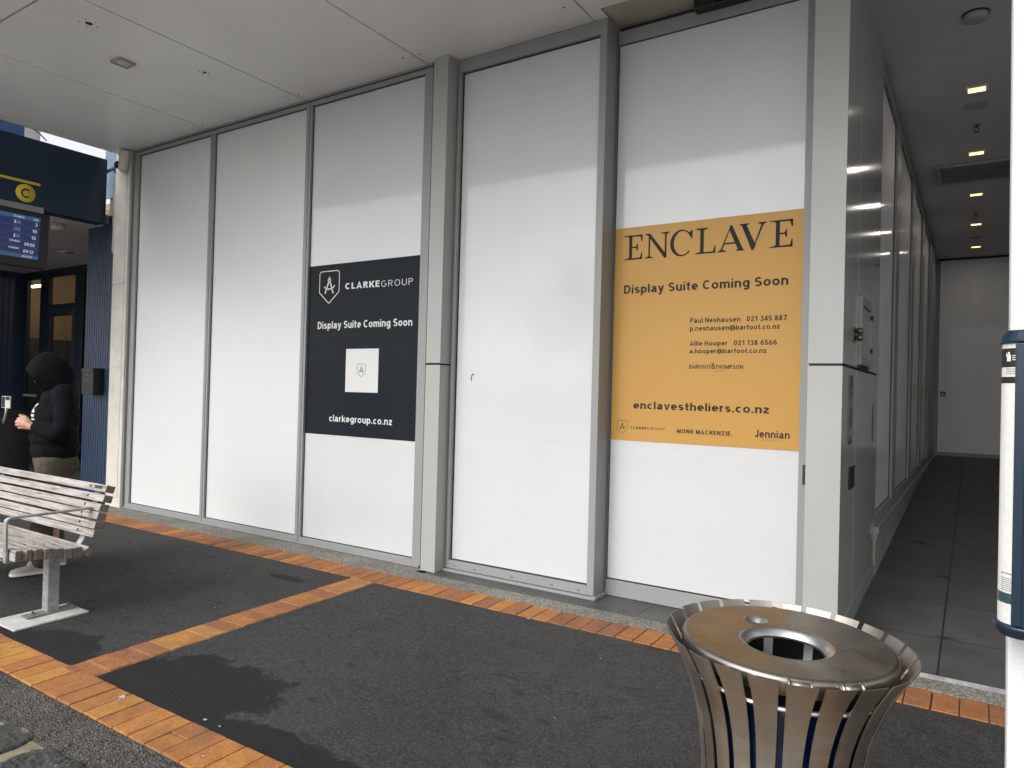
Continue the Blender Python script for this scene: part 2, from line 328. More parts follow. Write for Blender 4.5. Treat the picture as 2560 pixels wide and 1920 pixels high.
# ------------------------------------------------------------------ mesh builder
class MB:
    def __init__(s): s.v = []; s.f = []; s.sm = []
    def add(s, vs, fs, smooth=False):
        o = len(s.v); s.v += [tuple(v) for v in vs]; s.f += [tuple(i + o for i in f) for f in fs]; s.sm += [smooth] * len(fs); return s
    def box(s, x0, x1, y0, y1, z0, z1):
        x0, x1 = sorted((x0, x1)); y0, y1 = sorted((y0, y1)); z0, z1 = sorted((z0, z1))
        return s.add([(x0, y0, z0), (x1, y0, z0), (x1, y1, z0), (x0, y1, z0), (x0, y0, z1), (x1, y0, z1), (x1, y1, z1), (x0, y1, z1)],
                     [(3, 2, 1, 0), (4, 5, 6, 7), (0, 1, 5, 4), (1, 2, 6, 5), (2, 3, 7, 6), (3, 0, 4, 7)])
    def hexa(s, p): return s.add(p, [(3, 2, 1, 0), (4, 5, 6, 7), (0, 1, 5, 4), (1, 2, 6, 5), (2, 3, 7, 6), (3, 0, 4, 7)])
    def prism(s, pts, fn, t0, t1):
        n = len(pts); vs = [fn(a, b, t0) for a, b in pts] + [fn(a, b, t1) for a, b in pts]
        return s.add(vs, [tuple(range(n - 1, -1, -1)), tuple(range(n, 2 * n))] + [(i, (i + 1) % n, n + (i + 1) % n, n + i) for i in range(n)])
    def poly(s, pts, fn): return s.add([fn(a, b) for a, b in pts], [tuple(range(len(pts)))])
    def ring(s, c, nrm, rr, t, n=24, hollow=0.0):     # solid disc / annulus of thickness t along nrm
        q = Vector(nrm).normalized().to_track_quat('Z', 'Y'); c = Vector(c)
        prof = [(hollow, 0), (rr, 0), (rr, t), (hollow, t)]
        return s.lathe([(r, z) for r, z in prof] + [prof[0]], lambda p: c + q @ p, n)
    def lathe(s, prof, fn, n=32, smooth=True):
        vs = []
        for r, z in prof:
            for k in range(n):
                a = 2 * math.pi * k / n; vs.append(fn(Vector((r * math.cos(a), r * math.sin(a), z))))
        fs = []
        for i in range(len(prof) - 1):
            for k in range(n):
                k2 = (k + 1) % n; fs.append((i * n + k, i * n + k2, (i + 1) * n + k2, (i + 1) * n + k))
        return s.add(vs, fs, smooth)
    def tube(s, path, r, n=12, smooth=True, flat=None):
        P = [Vector(p) for p in path]; rs = r if isinstance(r, (list, tuple)) else [r] * len(P)
        up = Vector((0, 0, 1)); vs = []; a0 = None
        for i, p in enumerate(P):
            d = (P[min(i + 1, len(P) - 1)] - P[max(i - 1, 0)]).normalized()
            if a0 is None:
                a0 = d.cross(up) if abs(d.dot(up)) < 0.95 else d.cross(Vector((1, 0, 0)))
            a = (a0 - d * a0.dot(d)).normalized(); a0 = a; b = d.cross(a)
            for k in range(n):
                an = 2 * math.pi * (k + 0.5) / n
                u, v = math.cos(an), math.sin(an)
                if flat: u, v = u * flat[0], v * flat[1]
                vs.append(p + (a * u + b * v) * rs[i])
        fs = [(i * n + k, i * n + (k + 1) % n, (i + 1) * n + (k + 1) % n, (i + 1) * n + k) for i in range(len(P) - 1) for k in range(n)]
        fs += [tuple(range(n - 1, -1, -1)), tuple(range((len(P) - 1) * n, len(P) * n))]
        return s.add(vs, fs, smooth)
    def ball(s, c, r, n=10, rot=None):
        r = (r, r, r) if isinstance(r, (int, float)) else r; c = Vector(c); vs = []; fs = []
        for i in range(n + 1):
            th = math.pi * i / n
            for k in range(2 * n):
                ph = math.pi * k / n; p = Vector((r[0] * math.sin(th) * math.cos(ph), r[1] * math.sin(th) * math.sin(ph), r[2] * math.cos(th)))
                vs.append(c + (rot @ p if rot else p))
        for i in range(n):
            for k in range(2 * n):
                k2 = (k + 1) % (2 * n); fs.append((i * 2 * n + k, (i + 1) * 2 * n + k, (i + 1) * 2 * n + k2, i * 2 * n + k2))
        return s.add(vs, fs, True)
    def mesh(s, name):
        me = bpy.data.meshes.new(name); me.from_pydata(s.v, [], s.f)
        me.polygons.foreach_set('use_smooth', s.sm); me.update()
        bm = bmesh.new(); bm.from_mesh(me); bmesh.ops.recalc_face_normals(bm, faces=bm.faces); bm.to_mesh(me); bm.free()
        return me
    def build(s, name, m, parent=None, bevel=0.0, seg=2, label=None):
        o = bpy.data.objects.new(name, s.mesh(name)); COL.objects.link(o); o.data.materials.append(m)
        if parent is not None:
            o.parent = parent; o.matrix_parent_inverse = Matrix.Translation(-Vector(wloc(parent)))
        if bevel:
            b = o.modifiers.new('bevel', 'BEVEL'); b.width = bevel; b.segments = seg; b.limit_method = 'ANGLE'; b.angle_limit = R(40)
        if label: o['label'] = label
        return o
def wloc(o):
    l = Vector(o.location)
    return l if o.parent is None else (Vector((0, 0, 0)) if o.type == 'MESH' and o.get('_z') else wloc(o.parent) * 0 + (l if o.type == 'EMPTY' else Vector((0, 0, 0))))
def thing(name, label, cat, loc=(0, 0, 0), group=None):
    o = bpy.data.objects.new(name, None); COL.objects.link(o); o.location = loc; o.empty_display_size = 0.1
    return tag(o, label, cat, group)
def tag(o, label, cat, group=None):
    o['label'] = label; o['category'] = cat
    if group: o['group'] = group
    return o
def struct(o): o['kind'] = 'structure'; return o
def copy_thing(o, off):
    c = o.copy(); COL.objects.link(c); c.location = Vector(o.location) + Vector(off)
    for ch in list(o.children):
        d = ch.copy(); COL.objects.link(d); d.parent = c; d.matrix_parent_inverse = ch.matrix_parent_inverse.copy()
        for g in ch.children:
            e = g.copy(); COL.objects.link(e); e.parent = d; e.matrix_parent_inverse = g.matrix_parent_inverse.copy()
    return c

# lettering: a plain grotesk drawn as strokes, fitted to a box (x0, x1, baseline, cap height)
def stroke(mb, pts, wd, fn, closed=False):
    P = [Vector((a, b)) for a, b in pts]; n = len(P)
    L = []; Rr = []
    for i in range(n):
        if closed: d0 = (P[i] - P[i - 1]).normalized(); d1 = (P[(i + 1) % n] - P[i]).normalized()
        else:
            d0 = (P[i] - P[i - 1]).normalized() if i else (P[1] - P[0]).normalized()
            d1 = (P[i + 1] - P[i]).normalized() if i < n - 1 else d0
        t = (d0 + d1).normalized(); nn = Vector((-t.y, t.x)); k = wd / 2 / max(0.5, nn.dot(Vector((-d0.y, d0.x))))
        L.append(P[i] + nn * k); Rr.append(P[i] - nn * k)
    vs = [fn(p.x, p.y) for p in L + Rr]
    rng = range(n) if closed else range(n - 1)
    mb.add(vs, [(i, (i + 1) % n, n + (i + 1) % n, n + i) for i in rng])


def arc(cx, cy, rx, ry, a0, a1, n=14): return [(cx + rx * math.cos(R(a0 + (a1 - a0) * k / n)), cy + ry * math.sin(R(a0 + (a1 - a0) * k / n))) for k in range(n + 1)]
def ell(cx, cy, rx, ry): return (arc(cx, cy, rx, ry, 0, 360, 22)[:-1], True)
def glyph(c, w):
    h = w / 2; X = .73; o = lambda *p: (list(p), False); st = lambda x, a, b: ([(x, a), (x, b)], False); bw = lambda cx, rx: ell(cx, X / 2, rx - h, X / 2 - h)
    def S(W_, Hh): ry = (Hh - 2 * h) / 4; return (arc(W_ / 2, Hh - h - ry, (W_ / 2 - h) * .95, ry, 32, 270)[:-1] + arc(W_ / 2, h + ry, W_ / 2 - h, ry, 90, -148), False)
    P_ = ([(h, 1 - h), (.34, 1 - h)] + arc(.34, .74, .26 - h, .26 - h, 90, -90) + [(h, .48 + h)], False)
    six = [ell(.30, .31, .30 - h, .31 - h), (arc(.37, .40, .37 - h, .60 - h, 180, 65), False)]
    T = {
     'o': ([bw(.31, .31)], .62), 'c': ([(arc(.29, X / 2, .29 - h, X / 2 - h, 48, 312), False)], .54), 'e': ([([(h, X / 2)] + arc(.30, X / 2, .30 - h, X / 2 - h, 0, 315), False)], .60),
     'd': ([bw(.29, .29), st(.60 - h, 0, 1)], .60), 'b': ([bw(.31, .29), st(h, 0, 1)], .60), 'p': ([bw(.31, .29), st(h, -.28, X)], .60),
     'g': ([bw(.29, .29), ([(.60 - h, X), (.60 - h, -.05)] + arc(.30, -.05, .30 - h, .235 - h, 0, -145), False)], .60),
     'a': ([(arc(.285, X - .20, .265 - h, .20 - h, 168, 0) + [(.57 - h, 0)], False), ([(.57 - h, .43), (.26, .40)] + arc(.24, .205, .24 - h, .205 - h, 100, 285) + [(.57 - h, .2)], False)], .60),
     'n': ([st(h, 0, X), ([(h, X - .28)] + arc(.29, X - .27, .29 - h, .27 - h, 180, 0) + [(.58 - h, 0)], False)], .58),
     'h': ([st(h, 0, 1), ([(h, X - .28)] + arc(.29, X - .27, .29 - h, .27 - h, 180, 0) + [(.58 - h, 0)], False)], .58),
     'm': ([st(h, 0, X), ([(h, X - .26)] + arc((h + .45) / 2, X - .25, (.45 - h) / 2, .25 - h, 180, 0) + [(.45, 0)], False), ([(.45, X - .26)] + arc((.45 + .90 - h) / 2, X - .25, (.45 - h) / 2, .25 - h, 180, 0) + [(.90 - h, 0)], False)], .90),
     'u': ([st(.58 - h, 0, X), ([(h, X)] + arc(.29, .27, .29 - h, .27 - h, 180, 360), False)], .58), 'r': ([st(h, 0, X), ([(h, X - .28)] + arc(.27, X - .27, .27 - h, .27 - h, 180, 70), False)], .36),
     'i': ([st(h, 0, X), st(h, .86, 1.0)], w), 'l': ([st(h, 0, 1)], w), 't': ([([(.17, .94), (.17, .18)] + arc(.31, .17, .14, .17 - h, 180, 275), False), o((0, X - h), (.36, X - h))], .36),
     'f': ([([(.16, 0), (.16, .8)] + arc(.32, .8, .16, .2 - h, 180, 85), False), o((0, X - h), (.36, X - h))], .35), 'v': ([o((h * .7, X), (.28, h * .5), (.56 - h * .7, X))], .56),
     'y': ([o((.56 - h * .7, X), (.22, -.2), (.04, -.27 + h)), o((h * .7, X), (.29, .06))], .56), 'z': ([o((.03, X - h), (.47, X - h)), o((.44, X - h), (.06, h)), o((.03, h), (.49, h))], .51),
     'k': ([st(h, 0, 1), o((.50, X), (w, .27)), o((.22, .42), (.52, 0))], .54), 's': ([S(.52, X)], .52),
     '@': ([(arc(.5, .40, .5 - h * .8, .56 - h * .8, -55, 285, 26), False), ell(.47, .40, .19, .22), o((.70, .62), (.66, .24), (.80, .18))], 1.0), '.': ([st(h, 0, w)], w), ':': ([st(h, .08, .08 + w), st(h, .52, .52 + w)], w),
     'C': ([(arc(.37, .5, .37 - h, .5 - h, 48, 312), False)], .70), 'G': ([(arc(.38, .5, .38 - h, .5 - h, 48, 345) + [(.74 - h, .46), (.42, .46)], False)], .75), 'O': ([ell(.39, .5, .39 - h, .5 - h)], .78),
     'L': ([o((h, 1), (h, h), (.52, h))], .52), 'A': ([o((h * .7, 0), (.35, 1 - h * .4), (.70 - h * .7, 0)), o((.16, .29), (.54, .29))], .70), 'R': ([st(h, 0, 1), P_, o((.34, .48), (.60 - h * .4, 0))], .62), 'P': ([st(h, 0, 1), P_], .60),
     'K': ([st(h, 0, 1), o((.60, 1), (w, .38)), o((.26, .56), (.63, 0))], .64), 'E': ([st(h, 0, 1), o((h, 1 - h), (.54, 1 - h)), o((h, .52), (.50, .52)), o((h, h), (.54, h))], .56), 'F': ([st(h, 0, 1), o((h, 1 - h), (.54, 1 - h)), o((h, .50), (.48, .50))], .54),
     'B': ([st(h, 0, 1), ([(h, 1 - h), (.33, 1 - h)] + arc(.33, .76, .24 - h, .24 - h, 90, -90) + [(h, .52 + h)], False), ([(h, .53), (.35, .53)] + arc(.35, .265 + h / 2, .27 - h, .265 - h / 2, 90, -90) + [(h, h)], False)], .62),
     'U': ([([(h, 1), (h, .32)] + arc(.33, .32, .33 - h, .32 - h, 180, 360) + [(.66 - h, 1)], False)], .66), 'M': ([st(h, 0, 1), o((h, .98), (.41, .1), (.82 - h, .98)), st(.82 - h, 1, 0)], .82), 'N': ([st(h, 0, 1), o((h, .98), (.68 - h, .02)), st(.68 - h, 0, 1)], .68),
     'Z': ([o((.03, 1 - h), (.58, 1 - h)), o((.54, 1 - h), (.07, h)), o((.03, h), (.60, h))], .62), 'I': ([st(h, 0, 1)], w), 'T': ([o((0, 1 - h), (.60, 1 - h)), st(.30, 0, 1 - w)], .60), 'H': ([st(h, 0, 1), st(.66 - h, 0, 1), o((w, .52), (.66 - w, .52))], .66), 'S': ([S(.62, 1)], .62),
     'D': ([st(h, 0, 1), ([(h, 1 - h), (.30, 1 - h)] + arc(.30, .5, .38 - h, .5 - h, 90, -90) + [(h, h)], False)], .68), 'J': ([([(.46 - h, 1), (.46 - h, .28)] + arc(.23, .28, .23 - h, .28 - h, 0, -175), False)], .46),
     '&': ([([(.68, 0), (.19, .66)] + arc(.33, .80, .16, .20 - h, 200, -20) + [(.14, .42)] + arc(.27, .24, .26 - h, .24 - h, 130, 300) + [(.66, .48)], False)], .70),
     '0': ([ell(.29, .5, .29 - h, .5 - h)], .58), '1': ([o((.06, .77), (.30, .92)), st(.32, 0, 1)], .42), '2': ([(arc(.29, .71, .28 - h, .29 - h, 165, -38) + [(.08, h)], False), o((.03, h), (.57, h))], .58),
     '3': ([(arc(.28, .745, .25 - h, .255 - h, 150, -88), False), (arc(.28, .265, .29 - h, .265 - h / 2, 88, -152), False)], .57), '4': ([st(.44, 0, 1), o((.42, .97), (.05, .26)), o((.02, .24), (.60, .24))], .60),
     '5': ([([(.52, 1 - h), (.13, 1 - h), (.09, .52)] + arc(.28, .32, .29 - h, .32 - h, 128, -152), False)], .57), '6': (six, .60), '7': ([o((.02, 1 - h), (.57, 1 - h)), o((.53, 1 - h), (.20, 0))], .57),
     '8': ([ell(.29, .755, .25 - h, .245 - h), ell(.29, .265, .29 - h, .265 - h)], .58), '9': ([([(.60 - a, 1 - b) for a, b in p], cl) for p, cl in six], .60), ' ': ([], .20)}
    return T[c]
def text(mb, body, x0, x1, zb, cap, fn, off=0.012, spacing=1.0):
    w_ = max(0.09, min(0.205, 0.125 + 1.9 * off)); gap = 0.12 + (spacing - 1) * 1.4; u = 0; items = []
    for c in body:
        st_, adv = glyph(c, w_); items += [([(a + u, b) for a, b in p], cl) for p, cl in st_]; u += adv + gap
    sx = (x1 - x0) / (u - gap); n0 = Vector(fn(0, 0)); ex = (Vector(fn(1, 0)) - n0).cross(Vector(fn(0, 1)) - n0).normalized()
    if ex.x < -0.5 or ex.y > 0.5: ex = -ex
    for q, (p, cl) in enumerate(items):
        d = ex * 0.00016 * (q % 4); stroke(mb, p, w_, lambda a, b: Vector(fn(x0 + a * sx, zb + b * cap)) + d, cl)

def gz(y): return -0.025 * (4.25 - y) if y < 4.25 else 0.0

# ================================================================== SETTING
mb = MB()
mb.add([(-400, -400, -0.215), (400, -400, -0.215), (400, 400, -0.215), (-400, 400, -0.215)], [(0, 1, 2, 3)])
struct(mb.build('ground', ROADM))
mb = MB()
ys = [1.955, 2.6, 3.3, 4.01]
mb.add([(x, y, gz(y) - 0.006) for y in ys for x in (-18, 8)], [(2 * i, 2 * i + 1, 2 * i + 3, 2 * i + 2) for i in range(3)])
mb.box(-18, -8.62, 3.98, 6.0, -0.2, gz(4.01) - 0.004)
mb.box(-18, 8, 4.01, 4.30, -0.2, -0.03)
mb.box(-18, 8, 1.50, 1.98, -0.2, -0.12)
struct(mb.build('footpath', ASPH))

def bricks(lst, name, lo=0.0, hi=1.0, pw=1.0):
    mb = MB(); tones = []
    for (x0, x1, y0, y1) in lst:
        g = 0.0026; dz = random.uniform(-0.0022, 0.0022); zf = lambda y: gz(y) + dz
        j = lambda: random.uniform(-0.0012, 0.0012)
        xa, xb, ya, yb = x0 + g + j(), x1 - g + j(), y0 + g + j(), y1 - g + j()
        mb.hexa([(xa, ya, zf(ya) - 0.06), (xb, ya, zf(ya) - 0.06), (xb, yb, zf(yb) - 0.06), (xa, yb, zf(yb) - 0.06),
                 (xa, ya, zf(ya)), (xb, ya, zf(ya)), (xb, yb, zf(yb)), (xa, yb, zf(yb))])
        tones += [lo + (hi - lo) * random.random() ** pw] * 6
    o = mb.build(name, BRICK, None, 0.0045, 2)
    at = o.data.attributes.new('tone', 'FLOAT', 'FACE')
    at.data.foreach_set('value', tones)
    return struct(o)
L = []
x = -9.4
while x < 3.5: L.append((x, x + 0.1185, 4.012, 4.25)); x += 0.1185
bricks(L, 'facade_brick_edging', 0.0, 0.85, 1.4)
L = []; y = 4.010
while y > 2.02: L.append((-4.032, -3.79, y - 0.1163, y)); y -= 0.1163
L += [(-4.032, -3.915, 1.957, y), (-3.913, -3.79, 1.957, y)]
bricks(L, 'cross_brick_edging', 0.0, 0.98, 1.2)
L = []; x = -3.431 - 0.1255 * 30
while x < 3.0:
    if abs(x - (-3.431 + 0.1255 * 4)) < 0.02 and False: pass
    L.append((x, x + 0.1255, 1.722, 1.955)); x += 0.1255
k = min(range(len(L)), key=lambda i: abs(L[i][0] + 2.93))
a = L.pop(k); L += [(a[0], a[1], 1.722, 1.845), (a[0], a[1], 1.845, 1.955)]
bricks(L, 'kerb_brick_edging', 0.45, 1.0, 1.0)
mb = MB(); mb.box(-9.4, 4, 4.008, 4.252, -0.05, -0.012); mb.box(-9.4, 4, 1.720, 1.957, -0.2, gz(1.8) - 0.012); struct(mb.build('brick_bedding', stone_mat('dark_joint_dirt', (0.03, 0.022, 0.016), (0.07, 0.052, 0.038), 20)))
mb = MB(); mb.add([(-4.034, 1.955, gz(1.955) - 0.0045), (-3.788, 1.955, gz(1.955) - 0.0045), (-3.788, 4.012, gz(4.01) - 0.0045), (-4.034, 4.012, gz(4.01) - 0.0045)], [(0, 1, 2, 3)])
struct(mb.build('cross_brick_bedding', MORTAR))
mb = MB(); mb.box(-8.62, 3.5, 4.251, 4.424, -0.1, 0.001); mb.box(-8.62, -3.75, 4.424, 4.56, -0.1, 0.0015)
struct(mb.build('aggregate_strip', AGG))
# rough concrete haunch and basalt kerb stones
def heightfield(x0, x1, y0, y1, nx, ny, zf):
    m = MB(); vs = [(x0 + (x1 - x0) * i / nx, y0 + (y1 - y0) * j / ny, 0) for j in range(ny + 1) for i in range(nx + 1)]
    vs = [(a, b, zf(a, b)) for a, b, _ in vs]
    m.add(vs, [(j * (nx + 1) + i, j * (nx + 1) + i + 1, (j + 1) * (nx + 1) + i + 1, (j + 1) * (nx + 1) + i) for j in range(ny) for i in range(nx)], True); return m
def zr(a, b):
    return gz(b) - 0.010 + 0.006 * noise.noise((a * 14, b * 14, 0)) + 0.004 * noise.noise((a * 50, b * 50, 3)) - max(0, 1.5 - b) * 0.2
struct(heightfield(-5.6, -1.6, 1.40, 1.7205, 500, 45, zr).build('kerb_haunch', ROUGH))
mb = MB(); mb.box(-10, 6, 0.98, 1.48, -0.3, gz(1.3) - 0.006); mb.box(-10, -5.6, 1.40, 1.72, -0.3, gz(1.6) - 0.012); mb.box(-1.6, 6, 1.40, 1.72, -0.3, gz(1.6) - 0.012)
struct(mb.build('kerb', MORTAR))
kx = [-5.2, -4.68, -4.14, -3.64, -3.30, -2.86, -2.3, -1.8]
def kerb_stone(x0, x1, rough):
    b = MB(); nx, ny = 90, 90; y0, y1 = 1.04, 1.525
    def f(i, j):
        u, v = i / nx, j / ny; p = 5.0
        a = 2 * u - 1; c = 2 * v - 1
        e = (abs(a) ** p + abs(c) ** p) ** (1 / p)
        X = (x0 + x1) / 2 + a * (x1 - x0) / 2 * (max(abs(a), abs(c)) / e if e > 0 else 1); Y = (y0 + y1) / 2 + c * (y1 - y0) / 2 * (max(abs(a), abs(c)) / e if e > 0 else 1)
        m = max(abs(a), abs(c)); z = gz(Y) + 0.006 - 0.075 * max(0, (m - 0.80) / 0.20) ** 2.4
        z += rough * (noise.noise((X * 9, Y * 9, x0)) + 0.7 * noise.noise((X * 28, Y * 28, 1)) + 0.4 * noise.noise((X * 70, Y * 70, 2)))
        X += 0.016 * noise.noise((X * 8, Y * 8, 5)); Y += 0.018 * noise.noise((X * 7, Y * 7, 9))
        return (X, Y, z)
    b.add([f(i, j) for j in range(ny + 1) for i in range(nx + 1)],
          [(j * (nx + 1) + i, j * (nx + 1) + i + 1, (j + 1) * (nx + 1) + i + 1, (j + 1) * (nx + 1) + i) for j in range(ny) for i in range(nx)], True)
    return b
mb = MB()
for i in range(len(kx) - 1):
    s = kerb_stone(kx[i] + 0.022, kx[i + 1] - 0.022, 0.005 if i % 2 else 0.011); mb.add(s.v, s.f, True)
struct(mb.build('kerb_stones', BASALT))
# stone threshold and passage ramp
mb = MB(); x = -3.66
while x < -0.9: mb.box(x + 0.0015, min(x + 0.9, -0.835) - 0.0015, 4.426, 4.90, -0.1, 0.004); x += 0.9
struct(mb.build('stone_threshold', STONE_T))
def zramp(y): return min(0.485, 0.02 + 0.0495 * (y - 4.43))
mb = MB(); yy = [4.428, 13.82, 15.8]
mb.add([(x, y, zramp(y)) for y in yy for x in (-0.66, 2.56)] + [(-0.66, 4.428, -0.1), (2.56, 4.428, -0.1)], [(0, 1, 3, 2), (2, 3, 5, 4), (6, 7, 1, 0)])
struct(mb.build('passage_ramp', TILES))
mb = MB(); mb.box(-0.64, 2.55, 4.424, 4.427, -0.05, 0.024)
struct(mb.build('ramp_nosing', GALV))
mb = MB(); mb.hexa([(-5.15, 2.015, gz(2.015) - 0.05), (-4.838, 2.015, gz(2.0) - 0.05), (-4.842, 2.452, gz(2.45) - 0.05), (-5.13, 2.452, gz(2.45) - 0.05),
                    (-5.15, 2.015, gz(2.015) + 0.004), (-4.838, 2.015, gz(2.0) + 0.004), (-4.842, 2.452, gz(2.45) + 0.004), (-5.13, 2.452, gz(2.45) + 0.004)])
struct(mb.build('concrete_pad', PADC, None, 0.004))
# light flecks (gum, droppings, bits of leaf)
mb = MB()
for (fx, fy, fr) in ((-3.425, 1.90, .020), (-3.41, 1.88, .012), (-3.44, 1.915, .010), (-2.898, 1.99, .011), (-2.79, 1.989, .008), (-2.626, 1.80, .009), (-3.98, 4.09, .011), (-4.24, 2.96, .006), (-4.37, 3.21, .005),
                     (-3.27, 3.48, .007), (-4.93, 3.58, .006), (-2.41, 3.985, .012), (-2.73, 3.33, .004), (-1.73, 3.65, .005), (-1.6, 2.9, .005), (-5.6, 3.2, .005), (-0.6, 3.4, .005)):
    n = 9; a0 = random.random() * 6
    pts = [(fx + fr * random.uniform(0.5, 1.3) * math.cos(a0 + 2 * math.pi * k / n), fy + 0.7 * fr * random.uniform(0.5, 1.3) * math.sin(a0 + 2 * math.pi * k / n)) for k in range(n)]
    mb.add([(p[0], p[1], gz(p[1]) + 0.0035) for p in pts], [tuple(range(n))])
o = mb.build('litter', plain('pale_litter', (0.42, 0.41, 0.37), 0.7)); o['kind'] = 'stuff'

# ================================================================== SHOP BUILDING
TOP = 4.165
shop = thing('shop_building', 'grey framed shop with tall whited-out windows under a flat canopy', 'building', (-3, 5, 0))
def ringframe(x0, x1, z0, z1, wl, wr, wb, wt, y0, y1):
    b = MB(); b.box(x0, x0 + wl, y0, y1, z0, z1); b.box(x1 - wr, x1, y0, y1, z0, z1)
    b.box(x0 + wl, x1 - wr, y0, y1, z0, z0 + wb); b.box(x0 + wl, x1 - wr, y0, y1, z1 - wt, z1); return b
def gasket(x0, x1, z0, z1, y, w=0.006):
    w *= 1.5
    b = MB(); b.box(x0, x0 + w, y - 0.004, y, z0, z1); b.box(x1 - w, x1, y - 0.004, y, z0, z1)
    b.box(x0 + w, x1 - w, y - 0.004, y, z0, z0 + w); b.box(x0 + w, x1 - w, y - 0.004, y, z1 - w, z1); return b
mull = [-8.262, -6.785, -5.295, -3.80]
wins = []
for i in range(3):
    x0, x1 = mull[i], mull[i + 1]
    wl = 0.080 if i == 0 else 0.0375; wr = 0.0375 if i < 2 else 0.088
    fr = ringframe(x0 + 0.0006, x1 - 0.0006, 0.012, TOP - 0.028, wl, wr, 0.050, 0.040, 4.540, 4.60)
    fr.box(x0 + 0.001, x1 - 0.001, 4.522, 4.538, 0.004, 0.022)          # sill lip
    if i: fr.box(x0 - 0.011, x0 + 0.011, 4.534, 4.5395, 0.03, TOP - 0.06)   # mullion cap rib
    f = fr.build('window', ALU, shop, 0.0025)
    p = MB(); p.box(x0 + wl - 0.006, x1 - wr + 0.006, 4.566, 4.580, 0.055, TOP - 0.062)
    pn = p.build('pane', FILM if i < 2 else GLAZ, f)
    gasket(x0 + wl, x1 - wr, 0.062, TOP - 0.068, 4.566, 0.005).build('gasket', DARK, f)
    wins.append(f)
# top channel and dark shadow gap above windows
mb = MB(); mb.box(-8.262, -3.80, 4.530, 4.60, TOP - 0.018, TOP - 0.001); mb.build('head_channel', ALU, shop)
mb = MB(); mb.box(-8.262, -3.80, 4.548, 4.62, TOP - 0.029, TOP - 0.017); mb.build('shadow_gap', DARK, shop)
# left end channel beside the concrete pier
mb = MB(); mb.box(-8.292, -8.276, 4.515, 4.60, 0.004, TOP); mb.box(-8.276, -8.263, 4.545, 4.60, 0.004, TOP)
mb.build('end_channel', ALU, shop)
# concrete pier at left end
b = MB(); b.box(-8.612, -8.294, 4.50, 4.95, -0.1, TOP - 0.002)
pier = b.build('pier', CONC, shop, 0.008)
b = MB()
px_ = []
for k in range(40):
    z = 0.1 + k * 0.10; px_.append((-8.352 + 0.012 * noise.noise((z * 3, 1, 0)) + 0.006 * noise.noise((z * 11, 2, 0)), z))
for k in range(39):
    (a0, z0), (a1, z1) = px_[k], px_[k + 1]
    b.add([(a0 - .002, 4.4985, z0), (a0 + .002, 4.4985, z0), (a1 + .002, 4.4985, z1), (a1 - .002, 4.4985, z1)], [(0, 1, 2, 3)])
CR = plain('crack_dark', (0.10, 0.09, 0.07), 0.9); b.build('crack', CR, pier); b = MB(); b.add([(-8.60, 4.4985, 2.60), (-8.30, 4.4985, 2.62), (-8.30, 4.4985, 2.624), (-8.60, 4.4985, 2.605)], [(0, 1, 2, 3)])
b.build('crack', CR, pier)
for q, (a0, z0) in enumerate([(-8.48, 0.95), (-8.46, 0.98), (-8.5, 1.0), (-8.47, 1.03)]):
    b = MB(); b.add([(a0, 4.4985, z0), (a0 + .008, 4.4985, z0), (a0 + .008, 4.4985, z0 + .01), (a0, 4.4985, z0 + .01)], [(0, 1, 2, 3)]); b.build('pit', CR, pier)

# pilasters: dark core with cladding sheets and shadow joint at 1.67 m
def clad(x0, x1, y0, y1, zj=(1.664, 1.678), splits=None):
    c = MB(); c.box(x0 + 0.008, x1 - 0.008, y0 + 0.008, y1, 0.0, TOP - 0.001)
    s = MB()
    for z0, z1 in ((0.0, zj[0]), (zj[1], TOP)): s.box(x0, x1, y0, y0 + 0.007, z0 + 0.003, z1)
    return c, s
c, s = clad(-3.745, -3.597, 4.480, 4.66)
pil = s.build('pilaster', CLAD, shop, 0.002)
c.build('pilaster_core', DARK, pil)
s = MB()
for z0, z1 in ((0.003, 1.664), (1.678, TOP)):
    s.box(-3.603, -3.5965, 4.4875, 4.66, z0, z1); s.box(-3.7455, -3.739, 4.4875, 4.66, z0, z1)
s.build('pilaster_return', CLAD, pil)
# protruding window (pane 4)
fr = ringframe(-3.580, -2.250, 0.030, 4.118, 0.022, 0.055, 0.062, 0.062, 4.600, 4.655)
fr.box(-3.558, -3.552, 4.604, 4.655, 0.09, 4.056)
fr.box(-2.275, -2.2505, 4.655, 4.80, 0.03, 4.118)                        # right return
fr.box(-3.594, -2.250, 4.612, 4.80, 4.121, TOP - 0.001)                    # head trim
fr.box(-3.594, -3.582, 4.612, 4.66, 0.006, 4.12)
f4 = fr.build('projecting_window', ALU, shop, 0.002)
b = MB(); b.box(-3.552, -2.305, 4.632, 4.645, 0.086, 4.062); p4 = b.build('pane', GLAZ, f4)
gasket(-3.552, -2.305, 0.092, 4.056, 4.632, 0.007).build('gasket', DARK, f4)
b = MB(); b.box(-3.594, -2.232, 4.572, 4.70, 0.005, 0.026); b.box(-2.249, -2.224, 4.58, 4.80, 0.005, 0.030)
b.build('sill_track', ALU, f4, 0.003)
for a in (-3.50, -3.30, -2.95, -2.60, -2.38):
    b = MB(); b.box(a, a + 0.02, 4.598, 4.6005, 0.050, 0.055); b.build('drain_slot', DARK, f4)
